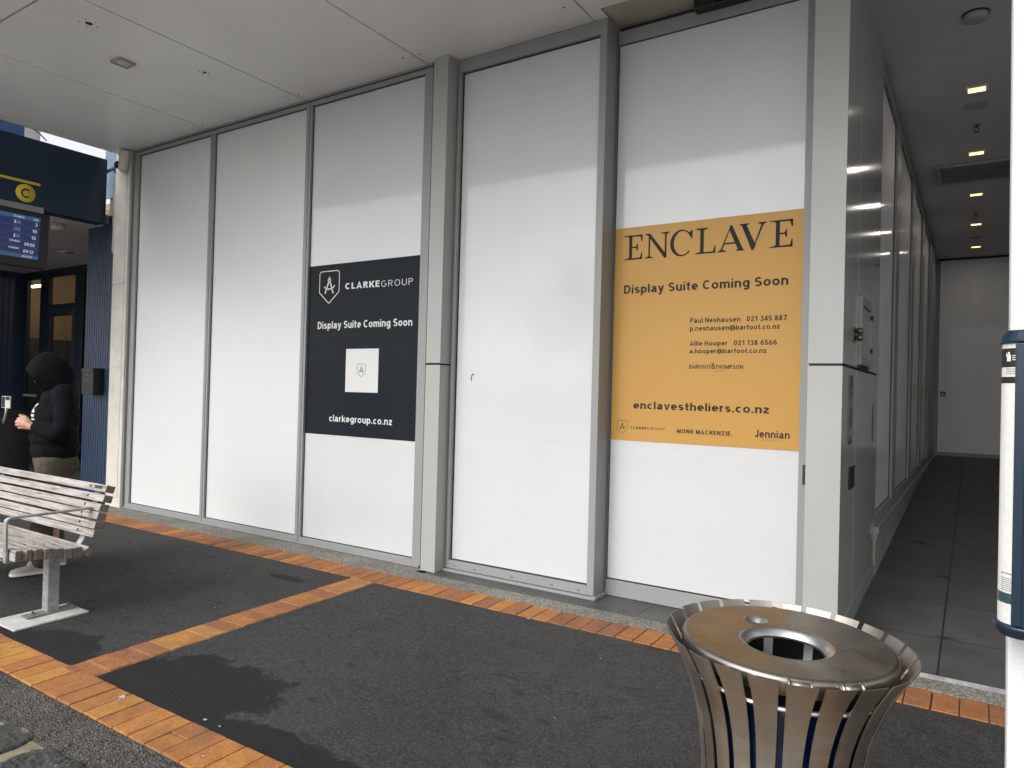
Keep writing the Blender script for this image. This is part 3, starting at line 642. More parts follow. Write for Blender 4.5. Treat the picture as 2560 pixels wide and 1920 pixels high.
# wide sliding door (pane 5)
fr = MB(); fr.box(-2.248, -2.238, 4.79, 4.83, 0.0, 4.13); fr.box(-2.236, -0.70, 4.772, 4.83, 4.028, 4.128); fr.box(-2.236, -0.83, 4.772, 4.83, 0.008, 0.122)
fr.box(-0.928, -0.70, 4.770, 4.90, 0.008, 4.027)
d5 = fr.build('sliding_door', ALU, shop, 0.002)
b = MB(); b.box(-2.237, -0.929, 4.785, 4.80, 0.132, 4.024); b.build('pane', GLAZ, d5)
b = MB(); b.box(-2.237, -0.929, 4.782, 4.81, 0.123, 0.131); b.box(-2.2365, -2.2310, 4.780, 4.785, 0.132, 4.024); b.box(-2.231, -0.929, 4.780, 4.786, 4.0215, 4.0255)
b.build('gasket', DARK, d5)
b = MB(); b.box(-0.902, -0.872, 4.765, 4.772, 0.93, 1.055); b.build('pull_handle', BLACK, d5, 0.004)
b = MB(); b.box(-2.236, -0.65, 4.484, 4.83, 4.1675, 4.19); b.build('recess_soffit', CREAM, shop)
b = MB(); b.box(-2.24, -0.65, 4.800, 4.83, 4.129, 4.166); b.build('head_gap', DARK, shop)
# small black scratch sticker on pane 4
b = MB(); stroke(b, [(-3.395, 1.545), (-3.392, 1.585), (-3.378, 1.600), (-3.370, 1.590)], 0.008, lambda x, z: (x, 4.6305, z)); b.build('scratch', DARK, p4)
# corner pilaster
cp = MB()
for z0, z1 in ((0.012, 1.664), (1.678, TOP)): cp.box(-0.832, -0.642, 4.480, 4.487, z0, z1)
corner = cp.build('corner_pilaster', CLAD, shop, 0.002)
b = MB(); b.box(-0.825, -0.652, 4.488, 6.215, -0.02, TOP - 0.001); b.build('pilaster_core', DARK, corner)
b = MB()
for z0, z1 in ((0.15, 1.662), (1.680, TOP)):
    b.box(-0.650, -0.642, 4.4875, 5.048, z0, z1); b.box(-0.650, -0.6415, 5.054, 6.222, z0, z1)
sp = b.build('side_panel', SIDE, corner, 0.0015)
b = MB(); b.hexa([(-0.649, 4.49, -0.02), (-0.6385, 4.49, -0.02), (-0.6385, 6.225, 0.05), (-0.649, 6.225, 0.05), (-0.649, 4.49, 0.147), (-0.6385, 4.49, 0.147), (-0.6385, 6.225, 0.205), (-0.649, 6.225, 0.205)])
b.build('skirting', ALU, corner)
b = MB(); b.box(-0.8315, -0.8255, 4.4885, 6.2, 0.0, TOP - 0.001); b.build('return_panel', CLAD, corner)
# passage windows
WY = [6.232, 7.60, 9.50, 11.27, 13.08]
WY2 = [6.232, 7.74, 9.74, 11.62, 13.55]
for i in range(4):
    y0, y1 = WY2[i], WY2[i + 1]
    b = MB(); X0, X1 = -0.70, -0.642
    w0 = 0.03 if i == 0 else 0.30 if False else 0.16; w1 = 0.17
    b.box(X0, X1, y0, y0 + w0, 0.49, TOP - 0.035); b.box(X0, X1, y1 - w1, y1, 0.49, TOP - 0.035)
    b.box(X0, X1, y0 + w0, y1 - w1, 0.49, 0.575); b.box(X0, X1, y0 + w0, y1 - w1, TOP - 0.105, TOP - 0.035)
    f = b.build('passage_window', ALU, shop, 0.002)
    b = MB(); b.box(-0.680, -0.668, y0 + w0 - 0.004, y1 - w1 + 0.004, 0.57, TOP - 0.10); b.build('pane', GLAZP, f)
    b = MB(); b.box(-0.6679, -0.664, y1 - w1 - 0.045, y1 - w1, 0.575, TOP - 0.105); b.box(-0.6679, -0.664, y0 + w0, y1 - w1 - 0.045, 0.575, 0.583); b.box(-0.6679, -0.664, y0 + w0, y1 - w1 - 0.045, TOP - 0.117, TOP - 0.105)
    b.build('gasket', DARK, f)
b = MB(); b.box(-0.70, -0.642, 13.551, 15.6, 0.49, TOP - 0.035); b.build('passage_end_panel', ALU, shop)
b = MB(); b.box(-0.70, -0.610, 6.226, 15.58, 0.430, 0.487); b.box(-0.70, -0.622, 6.226, 15.58, 0.385, 0.429); b.build('passage_sill', ALU, shop, 0.004)
b = MB(); b.box(-0.75, -0.634, 6.227, 15.6, -0.1, 0.384); b.build('plinth', PLINTH, shop)
b = MB(); b.box(-0.70, -0.655, 6.225, 15.6, TOP - 0.034, TOP - 0.001); b.build('passage_head_gap', DARK, shop)
# end of passage
b = MB(); b.box(-0.65, 2.6, 15.60, 15.7, 0.3, TOP); ew = b.build('end_wall', ALU, shop)
b = MB(); b.box(-0.585, 2.4, 15.585, 15.599, 0.556, 4.128); b.build('pane', ENDW, ew)
b = MB(); b.box(-0.592, -0.586, 15.580, 15.599, 0.55, 4.13); b.box(-0.586, 2.4, 15.580, 15.599, 4.1285, 4.138); b.box(-0.60, 2.54, 15.56, 15.599, 4.139, TOP); b.build('gasket', DARK, ew)
b = MB(); b.box(2.55, 2.70, 4.50, 15.7, -0.1, TOP); b.build('passage_wall', PASSW, shop)
b = MB(); b.box(-0.66, 2.6, 6.36, 15.6, TOP - 0.002, TOP + 0.1); b.box(-0.66, 2.6, 4.486, 6.352, TOP - 0.004, TOP + 0.1); b.build('passage_ceiling', PASSC, shop)
b = MB(); b.box(2.71, 8, 4.50, 4.9, -0.1, TOP); b.build('neighbour_front', CLAD, shop)
# canopy: soffit sheets with open joints, fascia and slab
jx = [-8.37, -6.862, -5.352, -3.856, -2.357, -0.857, 0.643, 2.143, 3.643]
b = MB()
for i in range(len(jx) - 1):
    for y0, y1 in ((1.86, 2.360), (2.376, 4.535)):
        yy1 = y1
        x0, x1 = jx[i] + 0.007, jx[i + 1] - 0.007
        if y1 > 4:
            if x1 < -3.6: yy1 = 4.532
            elif i == 3:
                b.box(x0, -3.60, y0, 4.532, TOP, TOP + 0.02); b.box(-3.60, x1, y0, 4.611, TOP, TOP + 0.02); b.box(x1 + 0.01, -2.251, 4.476, 4.611, TOP, TOP + 0.02); continue
            else: yy1 = 4.475
        b.box(x0, x1, y0, yy1, TOP, TOP + 0.02)
b.box(-8.56, jx[0] - 0.005, 1.80, 4.55, TOP - 0.004, TOP + 0.02)
can = b.build('canopy', SOFFIT, shop, 0.002)
b = MB(); b.box(-8.555, 3.64, 1.80, 4.62, TOP + 0.021, TOP + 0.30); b.build('canopy_slab', plain('slab_dark', (0.05, 0.05, 0.05), 0.8), can)
b = MB(); b.box(-8.57, 3.66, 1.74, 1.799, TOP - 0.03, TOP + 0.34); b.box(-8.575, -8.5605, 1.80, 4.62, TOP - 0.004, TOP + 0.33); b.build('fascia_trim', ALU, can)
b = MB(); b.box(-8.3, 8, 4.63, 16, TOP + 0.11, TOP + 3.0); b.build('upper_wall', CLAD, shop)
for (sx, sy) in ((-6.90, 4.39), (-6.79, 4.42), (-5.42, 4.38), (-5.30, 4.41), (-3.96, 4.34), (-3.80, 4.36), (-2.46, 4.33), (-2.27, 4.30)):
    b = MB(); b.ring((sx, sy, TOP + 0.001), (0, 0, -1), 0.008, 0.003, 10); b.build('screw', DARK, can)
for (hx, hy, hr) in ((-5.667, 2.727, 0.026), (-5.656, 3.686, 0.017)):
    b = MB(); b.ring((hx, hy, TOP + 0.001), (0, 0, -1), hr, 0.002, 20); b.build('cable_hole', DARK, can)
    for a in range(5):
        an = a * 1.3 + 0.3; b = MB(); b.ring((hx + 0.062 * hr / .026 * math.cos(an), hy + 0.062 * hr / .026 * math.sin(an), TOP + 0.001), (0, 0, -1), 0.0065, 0.002, 8); b.build('screw', DARK, can)
# faint pale scrapes on the soffit
for (sx, sy, ln, an) in ((-5.78, 3.35, 0.10, 0.15), (-5.55, 3.23, 0.05, 0.1), (-5.28, 2.86, 0.04, 0.3)):
    dx, dy = math.cos(an + 1.4) * ln / 2, math.sin(an + 1.4) * ln / 2
    b = MB(); b.add([(sx - dx - .006, sy - dy, TOP - .0015), (sx - dx + .006, sy - dy, TOP - .0015), (sx + dx + .006, sy + dy, TOP - .0015), (sx + dx - .006, sy + dy, TOP - .0015)], [(0, 1, 2, 3)])
    b.build('scrape', plain('pale_scrape', (0.72, 0.72, 0.70), 0.5), can)

# ------------------------------------------------------------------ posters
def fnA(y): return lambda x, z: (x, y, z)
def compass(mb, x0, x1, z0, z1, lw, fn):
    w_, h_ = x1 - x0, z1 - z0; U = lambda u, v: (x0 + u * w_, z1 - v * h_)
    pts = []
    for cx, cy, a0, a1 in ((0.86, 0.085, -90, 0), (0.94, 0.64, 0, 40), (0.5, 0.955, 40, 140), (0.06, 0.64, 140, 180), (0.14, 0.085, 180, 270)):
        if cx in (0.86, 0.14): rx, ry = 0.14, 0.085
        else: rx, ry = 0.06, 0.045
        for k in range(5):
            a = R(a0 + (a1 - a0) * k / 4); pts.append(U(cx + rx * math.cos(a), cy + ry * math.sin(a)))
    stroke(mb, pts, lw, fn, True)
    s2 = lw * 1.9
    stroke(mb, [U(0.50, 0.17), U(0.50, 0.24)], s2 * 0.8, fn)
    stroke(mb, [U(0.5 + 0.065 * math.cos(R(a)), 0.285 + 0.042 * math.sin(R(a))) for a in range(0, 360, 30)], s2 * 0.75, fn, True)
    stroke(mb, [U(0.475, 0.32), U(0.29, 0.70)], s2, fn); stroke(mb, [U(0.525, 0.32), U(0.71, 0.70)], s2, fn)
    stroke(mb, [U(0.5 + 0.27 * math.cos(R(a)), 0.43 + 0.135 * math.sin(R(a))) for a in range(8, 173, 15)], s2 * 0.85, fn)
yA = 4.5635
pa = MB(); pa.box(-5.256, -3.889, yA, 4.5655, 1.029, 2.588)
pA = tag(pa.build('poster', VIN_A), 'charcoal poster with white compass shield logo stuck low on the third window', 'poster')
g = fnA(yA - 0.0008)
def line(nm, par, mat_, *items):
    b = MB()
    for it in items: text(b, *it[:5], g, *it[5:])
    b.build(nm, mat_, par)
line('brand_lettering', pA, INK_W, ('CLARKE', -4.780, -4.357, 2.348, 0.056, 0.042, 1.05), ('GROUP', -4.339, -3.978, 2.344, 0.055, -0.018, 1.1))
line('heading_lettering', pA, INK_W, ('Display Suite Coming Soon', -5.123, -3.974, 1.998, 0.066, 0.026))
line('address_lettering', pA, INK_W, ('clarkegroup.co.nz', -4.937, -4.168, 1.153, 0.060, 0.024))
b = MB(); compass(b, -5.113, -4.857, 2.235, 2.527, 0.008, g); b.build('shield_logo', INK_W, pA)
b = MB(); b.poly([(-4.743, 1.425), (-4.346, 1.425), (-4.346, 1.81), (-4.743, 1.81)], g); wl_ = b.build('white_square', INK_W, pA)
b = MB(); compass(b, -4.600, -4.498, 1.56, 1.675, 0.003, fnA(yA - 0.0016)); b.build('small_shield', INK_D, wl_)
yB = 4.782
pb = MB(); pb.box(-2.2305, -0.930, yB, 4.7845, 1.136, 2.677)
pB = tag(pb.build('poster', VIN_B), 'orange poster with large dark serif heading on the wide door pane', 'poster')
g = fnA(yB - 0.0008)
line('subheading_lettering', pB, INK_D, ('Display Suite Coming Soon', -2.153, -1.015, 2.197, 0.062, 0.030))
line('contact_lettering', pB, INK_D, ('Paul Neshausen   021 345 887', -1.654, -1.019, 1.970, 0.034, 0.024)); line('contact_lettering', pB, INK_D, ('p.neshausen@barfoot.co.nz', -1.654, -1.060, 1.916, 0.033, 0.024))
line('contact_lettering', pB, INK_D, ('Allie Hooper   021 138 6566', -1.653, -1.076, 1.813, 0.033, 0.024)); line('contact_lettering', pB, INK_D, ('a.hooper@barfoot.co.nz', -1.654, -1.141, 1.761, 0.032, 0.024))
line('agency_lettering', pB, INK_D, ('BARFOOT', -1.653, -1.504, 1.656, 0.026, 0.022), ('&', -1.502, -1.474, 1.654, 0.040, 0.0), ('THOMPSON', -1.472, -1.289, 1.656, 0.026, 0.022))
line('address_lettering', pB, INK_D, ('enclavestheliers.co.nz', -2.058, -1.115, 1.3675, 0.054, 0.032))
line('sponsor_lettering', pB, INK_D, ('CLARKE', -2.075, -1.955, 1.2225, 0.018, 0.045, 1.1), ('GROUP', -1.950, -1.817, 1.2225, 0.018, -0.004, 1.1))
line('sponsor_lettering', pB, INK_D, ('MONK MACKENZIE.', -1.730, -1.349, 1.210, 0.029, 0.036, 1.05))
line('sponsor_lettering', pB, INK_D, ('Jennian', -1.203, -0.986, 1.210, 0.050, 0.022))
line('small_lettering', pB, INK_B, ('COMMERCIAL', -1.175, -1.008, 1.190, 0.010, 0.0, 1.3)); line('small_lettering', pB, INK_B, ('PROJECTS', -1.468, -1.399, 1.638, 0.009, 0.0, 1.1))
b = MB(); compass(b, -2.180, -2.101, 1.187, 1.280, 0.0025, g); b.build('shield_logo', INK_D, pB)
# flared serif heading
def serif(mb, ch, x0, x1, z0, h, fn):
    w_ = x1 - x0; P = lambda pts: mb.poly([(x0 + u * w_, z0 + v * h) for u, v in pts], fn)
    if ch == 'E':
        P([(.30, 0), (.44, 0), (.44, 1), (.30, 1)]); P([(.02, 1.0), (.30, 1.0), (.30, .90), (.24, .955), (.02, .985)][::-1]); P([(.02, 0), (.02, .015), (.24, .045), (.30, .10), (.30, 0)][::-1])
        P([(.44, 1), (.98, 1), (.98, .94), (.44, .955)][::-1]); P([(.98, 1), (.98, .73), (.955, .74), (.90, .935), (.90, 1)]); P([(.44, .0), (.44, .045), (.98, .06), (.98, 0)][::-1])
        P([(.90, 0), (.90, .06), (.955, .26), (.98, .27), (.98, 0)][::-1]); P([(.44, .485), (.68, .475), (.68, .525), (.44, .525)]); P([(.66, .50), (.72, .36), (.745, .36), (.745, .64), (.72, .64)])
    elif ch == 'N':
        P([(.16, 0.06), (.20, 0.06), (.20, .92), (.16, .95)]); P([(0, 0), (.34, 0), (.34, .012), (.22, .07), (.14, .07), (0, .012)]); P([(.02, 1), (.20, 1), (.86, .10), (.86, -.03), (.80, -.03), (.15, .90), (.02, .985)])
        P([(.82, -.03), (.865, -.03), (.865, .93), (.82, .93)]); P([(.66, 1), (1, 1), (1, .985), (.88, .93), (.80, .93), (.66, .985)])
    elif ch == 'C':
        n = 26; o_ = []; i_ = []
        for k in range(n + 1):
            a = R(42 + (318 - 42) * k / n); o_.append((.52 + .50 * math.cos(a), .5 + .53 * math.sin(a))); i_.append((.56 + .40 * math.cos(a), .5 + .485 * math.sin(a)))
        for k in range(n): P([o_[k], o_[k + 1], i_[k + 1], i_[k]])
        P([(.97, .98), (.99, .98), (.99, .66), (.965, .66), (.86, .80), (.86, .88)])
    elif ch == 'L':
        P([(.26, 0), (.41, 0), (.41, .92), (.26, .92)]); P([(.02, 1), (.62, 1), (.62, .985), (.44, .92), (.24, .92), (.02, .985)]); P([(.02, 0), (.27, 0), (.27, .08), (.02, .015)]); P([(.41, 0), (.98, 0), (.98, .06), (.41, .045)])
        P([(.88, 0.05), (.98, 0.05), (.98, .28), (.955, .28)])
    elif ch == 'A':
        P([(.47, 1), (.52, 1), (.93, .05), (.77, .05), (.43, .86)]); P([(.43, .86), (.48, .98), (.17, .06), (.12, .06)]); P([(0, 0), (.32, 0), (.32, .012), (.20, .075), (.11, .075), (0, .012)]); P([(.68, 0), (1, 0), (1, .012), (.91, .075), (.78, .075), (.68, .012)]); P([(.22, .29), (.70, .29), (.70, .335), (.22, .335)])
    elif ch == 'V':
        P([(.47, -.02), (.52, -.02), (.60, .16), (.24, .95), (.08, .95)]); P([(.55, .10), (.50, .0), (.83, .95), (.89, .95)]); P([(0, 1), (.36, 1), (.36, .985), (.23, .93), (.09, .93), (0, .985)]); P([(.68, 1), (1, 1), (1, .985), (.90, .93), (.80, .93), (.68, .985)])
b = MB()
for ch, (x0, x1) in zip('ENCLAVE', [(-2.162, -2.018), (-1.999, -1.815), (-1.812, -1.652), (-1.632, -1.489), (-1.476, -1.296), (-1.33, -1.157), (-1.141, -0.993)]):
    for k_, (dx, dz) in enumerate(((0, 0), (-0.0022, 0.0), (0.0022, 0.0), (0.0, 0.0013), (0.0, -0.0013))): serif(b, ch, x0 + dx, x1 + dx, 2.443 + dz, 0.174, fnA(yB - 0.0008 - 0.00018 * k_))
b.build('heading_lettering', INK_D, pB)

def lamp_light(name, loc, energy, sx, sy, col, par):
    ld = bpy.data.lights.new(name, 'AREA'); ld.shape = 'RECTANGLE'; ld.size = sx; ld.size_y = sy; ld.energy = energy; ld.color = col
    o = bpy.data.objects.new(name, ld); COL.objects.link(o); o.location = loc; o.parent = par; o.matrix_parent_inverse = Matrix.Translation(-Vector(par.location)); return o
# ------------------------------------------------------------------ fixtures on the corner panel
cab = thing('wall_cabinet', 'narrow grey hinged cabinet recessed in the dark side of the corner pilaster', 'cabinet', (-0.64, 5.3, 1.7))
b = MB(); b.box(-0.6414, -0.618, 5.085, 5.135, 1.70, 2.147); b.box(-0.6414, -0.618, 5.54, 5.59, 1.70, 2.147); b.box(-0.6414, -0.618, 5.135, 5.54, 2.09, 2.147); b.box(-0.6414, -0.618, 5.135, 5.54, 1.70, 1.745); b.build('frame', ALU, cab, 0.002)
b = MB(); b.box(-0.6410, -0.630, 5.142, 5.533, 1.752, 2.083); b.build('door', CLAD, cab)
for z in (1.80, 2.03): 
    b = MB(); b.box(-0.617, -0.606, 5.52, 5.575, z, z + 0.028); b.build('hinge', DARK, cab)
b = MB(); b.box(-0.6414, -0.632, 5.09, 5.585, 1.682, 1.699); b.build('bottom_gap', DARK, cab)
val = thing('hose_valve', 'small tarnished double knob valve on the dark pilaster side beside the cabinet', 'valve', (-0.64, 4.9, 1.87))
b = MB(); b.box(-0.6418, -0.636, 4.86, 4.945, 1.83, 1.925); b.build('back_plate', STEEL_DK, val, 0.004)
for z in (1.857, 1.899):
    b = MB(); b.lathe([(0, 0.045), (0.016, 0.045), (0.020, 0.04), (0.020, 0.012), (0.013, 0.01), (0.013, 0), (0, 0)], lambda p, z=z: Vector((-0.636 + p.z, 4.90 + p.x, z + p.y)), 20); b.build('knob', STEEL_DK, val)
ic = thing('intercom_panel', 'tall slim brushed metal panel with holes on the dark pilaster side', 'intercom', (-0.64, 4.79, 1.4))
b = MB(); b.box(-0.6418, -0.637, 4.712, 4.885, 1.197, 1.622); b.build('face_plate', STAIN_G, ic, 0.003)
b = MB()
for k in range(9): b.ring((-0.6368, 4.83, 1.32 + k * 0.011), (1, 0, 0), 0.003, 0.0008, 8)
for z in (1.215, 1.605): b.ring((-0.6368, 4.735, z), (1, 0, 0), 0.006, 0.001, 8); b.ring((-0.6368, 4.86, z), (1, 0, 0), 0.006, 0.001, 8)
b.ring((-0.6368, 4.80, 1.555), (1, 0, 0), 0.012, 0.001, 14); b.ring((-0.6368, 4.80, 1.51), (1, 0, 0), 0.008, 0.001, 14)
b.build('speaker_grille', DARK, ic)
b = MB(); b.box(-0.6372, -0.6358, 4.76, 4.86, 1.43, 1.48); b.build('button_strip', ALU, ic); b = MB(); b.box(-0.6372, -0.6358, 4.75, 4.86, 1.24, 1.30); b.build('button_strip', ALU, ic)
b = MB(); b.box(-0.6415, -0.634, 4.790, 5.000, 0.918, 1.058); tag(b.build('recessed_pull', BLACK, None, 0.012), 'black recessed pull plate low on the dark pilaster side', 'handle')
b = MB(); b.box(-0.6416, -0.6385, 5.945, 5.975, 1.162, 1.435); tag(b.build('key_slot', DARK, None, 0.001), 'thin dark vertical slot near the back edge of the pilaster side', 'slot')
ds = thing('door_sensor', 'black motion sensor bar above the wide door', 'sensor', (-1.4, 4.72, 4.12))
b = MB(); b.box(-1.652, -1.10, 4.69, 4.771, 4.095, 4.166); b.build('housing', BLACK, ds, 0.006)
b = MB(); b.box(-1.50, -1.25, 4.684, 4.6895, 4.105, 4.135); b.build('lens', plain('smoked_lens', (0.005, 0.005, 0.006), 0.08), ds)

# ------------------------------------------------------------------ canopy and passage ceiling fittings
li = thing('bulkhead_light', 'small unlit rectangular light fitting on the canopy soffit', 'ceiling light', (-6.085, 3.21, TOP))
b = ringframe(-6.155, -6.01, 3.14, 3.285, .018, .018, .018, .018, 0, 0.022); b.v = [(x, z, TOP - 0.001 - y) for x, y, z in b.v]; b.build('rim', LIGHTFIX, li, 0.006)
b = MB(); b.box(-6.136, -6.029, 3.159, 3.266, TOP - 0.014, TOP - 0.001); b.build('diffuser', plain('frosted_cover', (0.55, 0.55, 0.53), 0.35), li, 0.004)
ords = ['nearest', 'second', 'third', 'fourth', 'farthest']
base = None
for k, y in enumerate((7.229, 9.08, 10.883, 12.698, 14.527)):
    lab = ('lit warm downlight in the passage ceiling, nearest of five from the passage mouth', 'lit warm downlight in the passage ceiling, second of five, just before the vent',
           'lit warm downlight in the passage ceiling, third of five, just past the vent', 'lit warm downlight in the passage ceiling, fourth of five from the mouth beyond a sprinkler',
           'lit warm downlight in the passage ceiling, last of five close to the end wall')[k]
    if base is None:
        base = thing('downlight', lab, 'downlight', (-0.03, y, TOP - 0.004), 'lit downlights along the passage ceiling'); d = base
        b = ringframe(-0.115, 0.055, y - 0.075, y + 0.075, .022, .022, .022, .022, 0, 0.012); b.v = [(x, z, TOP - 0.003 - q) for x, q, z in b.v]; b.build('trim', WHITE, base, 0.003)
        b = MB(); b.box(-0.093, 0.033, y - 0.053, y + 0.053, TOP - 0.012, TOP - 0.003); b.build('lamp', LAMP, base); lamp_light('lamp_glow', (-0.03, y, TOP - 0.014), 1.0, 0.12, 0.10, (1.0, 0.94, 0.85), base)
    else:
        d = copy_thing(base, (0, y - 7.229, 0)); d['label'] = lab
dt = thing('smoke_detector', 'round grey detector nearest the passage mouth on the ceiling', 'detector', (-0.038, 5.823, TOP))
b = MB(); b.lathe([(0, -0.055), (0.045, -0.055), (0.075, -0.04), (0.08, 0.0), (0, 0)], lambda p: Vector((-0.038 + p.x, 5.823 + p.y, TOP - 0.004 + p.z)), 28); b.build('cover', DETW, dt)
b = MB(); b.lathe([(0.081, -0.012), (0.083, -0.012), (0.083, 0), (0.081, 0)], lambda p: Vector((-0.038 + p.x, 5.823 + p.y, TOP - 0.004 + p.z)), 28); b.build('base_ring', DARK, dt)
def disc(y, r, lab):
    b = MB(); b.lathe([(0, -0.010), (r * 0.85, -0.010), (r, -0.004), (r, 0), (0, 0)], lambda p: Vector((-0.033 + p.x, y + p.y, TOP - 0.003 + p.z)), 28)
    return tag(b.build('ceiling_speaker', DETW), lab, 'speaker', 'round speakers in the passage ceiling')
disc(7.627, 0.10, 'flush round speaker in the passage ceiling just past the nearest downlight'); disc(13.75, 0.10, 'flush round speaker in the passage ceiling between the last two downlights')
def sprinkler(y, lab):
    s = thing('sprinkler', lab, 'sprinkler', (-0.03, y, TOP), 'sprinkler heads in the passage ceiling')
    b = MB(); b.lathe([(0, -0.006), (0.035, -0.006), (0.04, 0), (0, 0)], lambda p: Vector((-0.03 + p.x, y + p.y, TOP - 0.003 + p.z)), 20); b.build('rosette', DETW, s)
    b = MB(); b.tube([(-0.03, y, TOP - 0.006), (-0.03, y, TOP - 0.03)], 0.012, 10); b.tube([(-0.045, y, TOP - 0.028), (-0.05, y, TOP - 0.05), (-0.034, y, TOP - 0.07)], 0.004, 6); b.tube([(-0.015, y, TOP - 0.028), (-0.01, y, TOP - 0.05), (-0.026, y, TOP - 0.07)], 0.004, 6)
    b.ring((-0.03, y, TOP - 0.072), (0, 0, -1), 0.022, 0.003, 16); b.build('head', BLACK, s)
sprinkler(8.168, 'dark sprinkler head hanging between the first two lit downlights'); sprinkler(11.97, 'dark sprinkler head hanging beyond the ceiling vent')
vt = thing('ceiling_vent', 'wide rectangular air vent in the passage ceiling', 'vent', (-0.05, 9.8, TOP))
b = ringframe(-0.43, 0.52, 9.40, 10.20, .06, .06, .06, .06, 0, 0.03); b.v = [(x, z, TOP - 0.003 - q) for x, q, z in b.v]; b.build('frame', DETW, vt, 0.008)
b = MB(); b.box(-0.37, 0.46, 9.46, 10.14, TOP - 0.022, TOP - 0.003); b.build('grille', plain('vent_panel', (0.20, 0.20, 0.185), 0.6), vt)
b = MB(); b.box(-0.37, 0.46, 9.455, 9.462, TOP - 0.024, TOP - 0.004); b.box(-0.3705, -0.362, 9.462, 10.14, TOP - 0.024, TOP - 0.004); b.build('slot', DARK, vt)
sc = thing('security_camera', 'white security camera with dark dome on the concrete pier', 'camera', (-8.38, 4.47, 4.05))
b = MB(); q = Matrix.Rotation(R(12), 3, 'Y')
b.lathe([(0, 0.13), (0.055, 0.125), (0.07, 0.10), (0.07, -0.06), (0.062, -0.10), (0.03, -0.125), (0, -0.13)], lambda p: Vector((-8.36, 4.46, 4.03)) + q @ Vector((p.x, p.y * 0.8, p.z)), 24); b.build('housing', plain('aged_white', (0.62, 0.60, 0.54), 0.5), sc)
b = MB(); b.ball((-8.415, 4.42, 3.985), (0.045, 0.04, 0.045), 10); b.build('dome', plain('smoked_dome', (0.004, 0.005, 0.009), 0.08), sc)
ns = thing('accessible_sign', 'small blue and white wheelchair sign on the passage end wall', 'sign', (-0.52, 15.57, 1.63))
b = MB(); b.box(-0.552, -0.462, 15.575, 15.584, 1.585, 1.680); b.build('plate', plain('sign_blue', (0.02, 0.075, 0.30), 0.4), ns)
b = MB(); f_ = fnA(15.574)
stroke(b, [(-0.512, 1.660), (-0.510, 1.635), (-0.490, 1.632), (-0.484, 1.605), (-0.474, 1.605)], 0.010, f_); stroke(b, [(-0.508 + 0.022 * math.cos(R(a)), 1.617 + 0.022 * math.sin(R(a))) for a in range(110, 340, 20)], 0.007, f_); b.build('wheelchair_symbol', INK_W, ns)
def notices(y0, y1, lab, z=(1.50, 1.62, 1.625, 1.735)):
    n_ = thing('paper_notice', lab, 'notice', (-0.66, y0, 1.6), 'yellow papers taped inside the passage windows')
    b = MB(); b.box(-0.6675, -0.6665, y0, y1, z[0], z[1]); b.build('lower_sheet', YPAPER, n_)
    b = MB(); b.box(-0.6675, -0.6665, y0 + (y1 - y0) * 0.35, y1 - 0.03, z[2], z[3]); b.build('upper_sheet', YPAPER, n_)
notices(10.2, 10.98, 'pair of faded yellow papers on the third passage window'); notices(12.0, 12.9, 'pair of brighter yellow papers on the farthest passage window')

# ================================================================== STATION BUILDING (left)
stn = thing('station_building', 'dark blue station building with slatted walls and a yellow letter sign', 'building', (-11, 5, 0))
b = MB(); b.box(-8.95, -8.75, 2.05, 4.473, 3.345, 4.112); fas = b.build('fascia', NAVY, stn, 0.004)
f_ = lambda x: (lambda y, z: (x, y, z))
b = MB(); b.poly([(2.1, 3.645), (2.1, 3.617), (3.755, 3.607), (3.755, 3.636)][::-1], f_(-8.7475)); b.build('yellow_bar', YEL, fas)
b = MB(); b.ring((-8.7495, 3.612, 3.496), (1, 0, 0), 0.098, 0.003, 40); dsk = b.build('yellow_disc', YEL, fas)
b = MB(); stroke(b, [(3.614 + 0.040 * math.cos(R(a)), 3.496 + 0.043 * math.sin(R(a))) for a in range(45, 316, 15)], 0.017, f_(-8.7455)); b.build('letter', INK_D, dsk)
b = MB(); b.box(-8.749, -8.735, 2.1, 3.79, 3.308, 3.372); b.build('grey_strip', GREYS, fas)
b = MB(); b.box(-17, -8.951, 2.05, 6.2, 3.352, 3.50); b.build('soffit', plain('station_soffit', (0.55, 0.52, 0.49), 0.6), stn)
def slats(axis, a0, a1, pos, z0, z1, pitch, name):
    b = MB(); n = round((a1 - a0) / pitch)
    for k in range(n):
        u0 = a0 + k * pitch; u1 = u0 + pitch - 0.010
        if axis == 'x': b.box(u0, u1, pos, pos + 0.02, z0, z1)
        else: b.box(pos - 0.02, pos, u0, u1, z0, z1)
    if axis == 'x': b.box(a0, a1, pos + 0.016, pos + 0.06, z0, z1)
    else: b.box(pos - 0.06, pos - 0.016, a0, a1, z0, z1)
    return b.build(name, NAVYS, stn, 0.003)
slats('x', -9.30, -8.69, 4.55, 0.0, 3.372, 0.0555, 'slatted_wall')
b = MB(); b.box(-9.30, -9.24, 4.612, 5.90, 0.0, 3.35); b.box(-8.95, -8.62, 4.62, 6.2, 0, 3.9); b.build('return_wall', NAVYD, stn)
slats('y', 2.05, 5.98, -14.30, 0.0, 3.35, 0.085, 'slatted_side_wall')
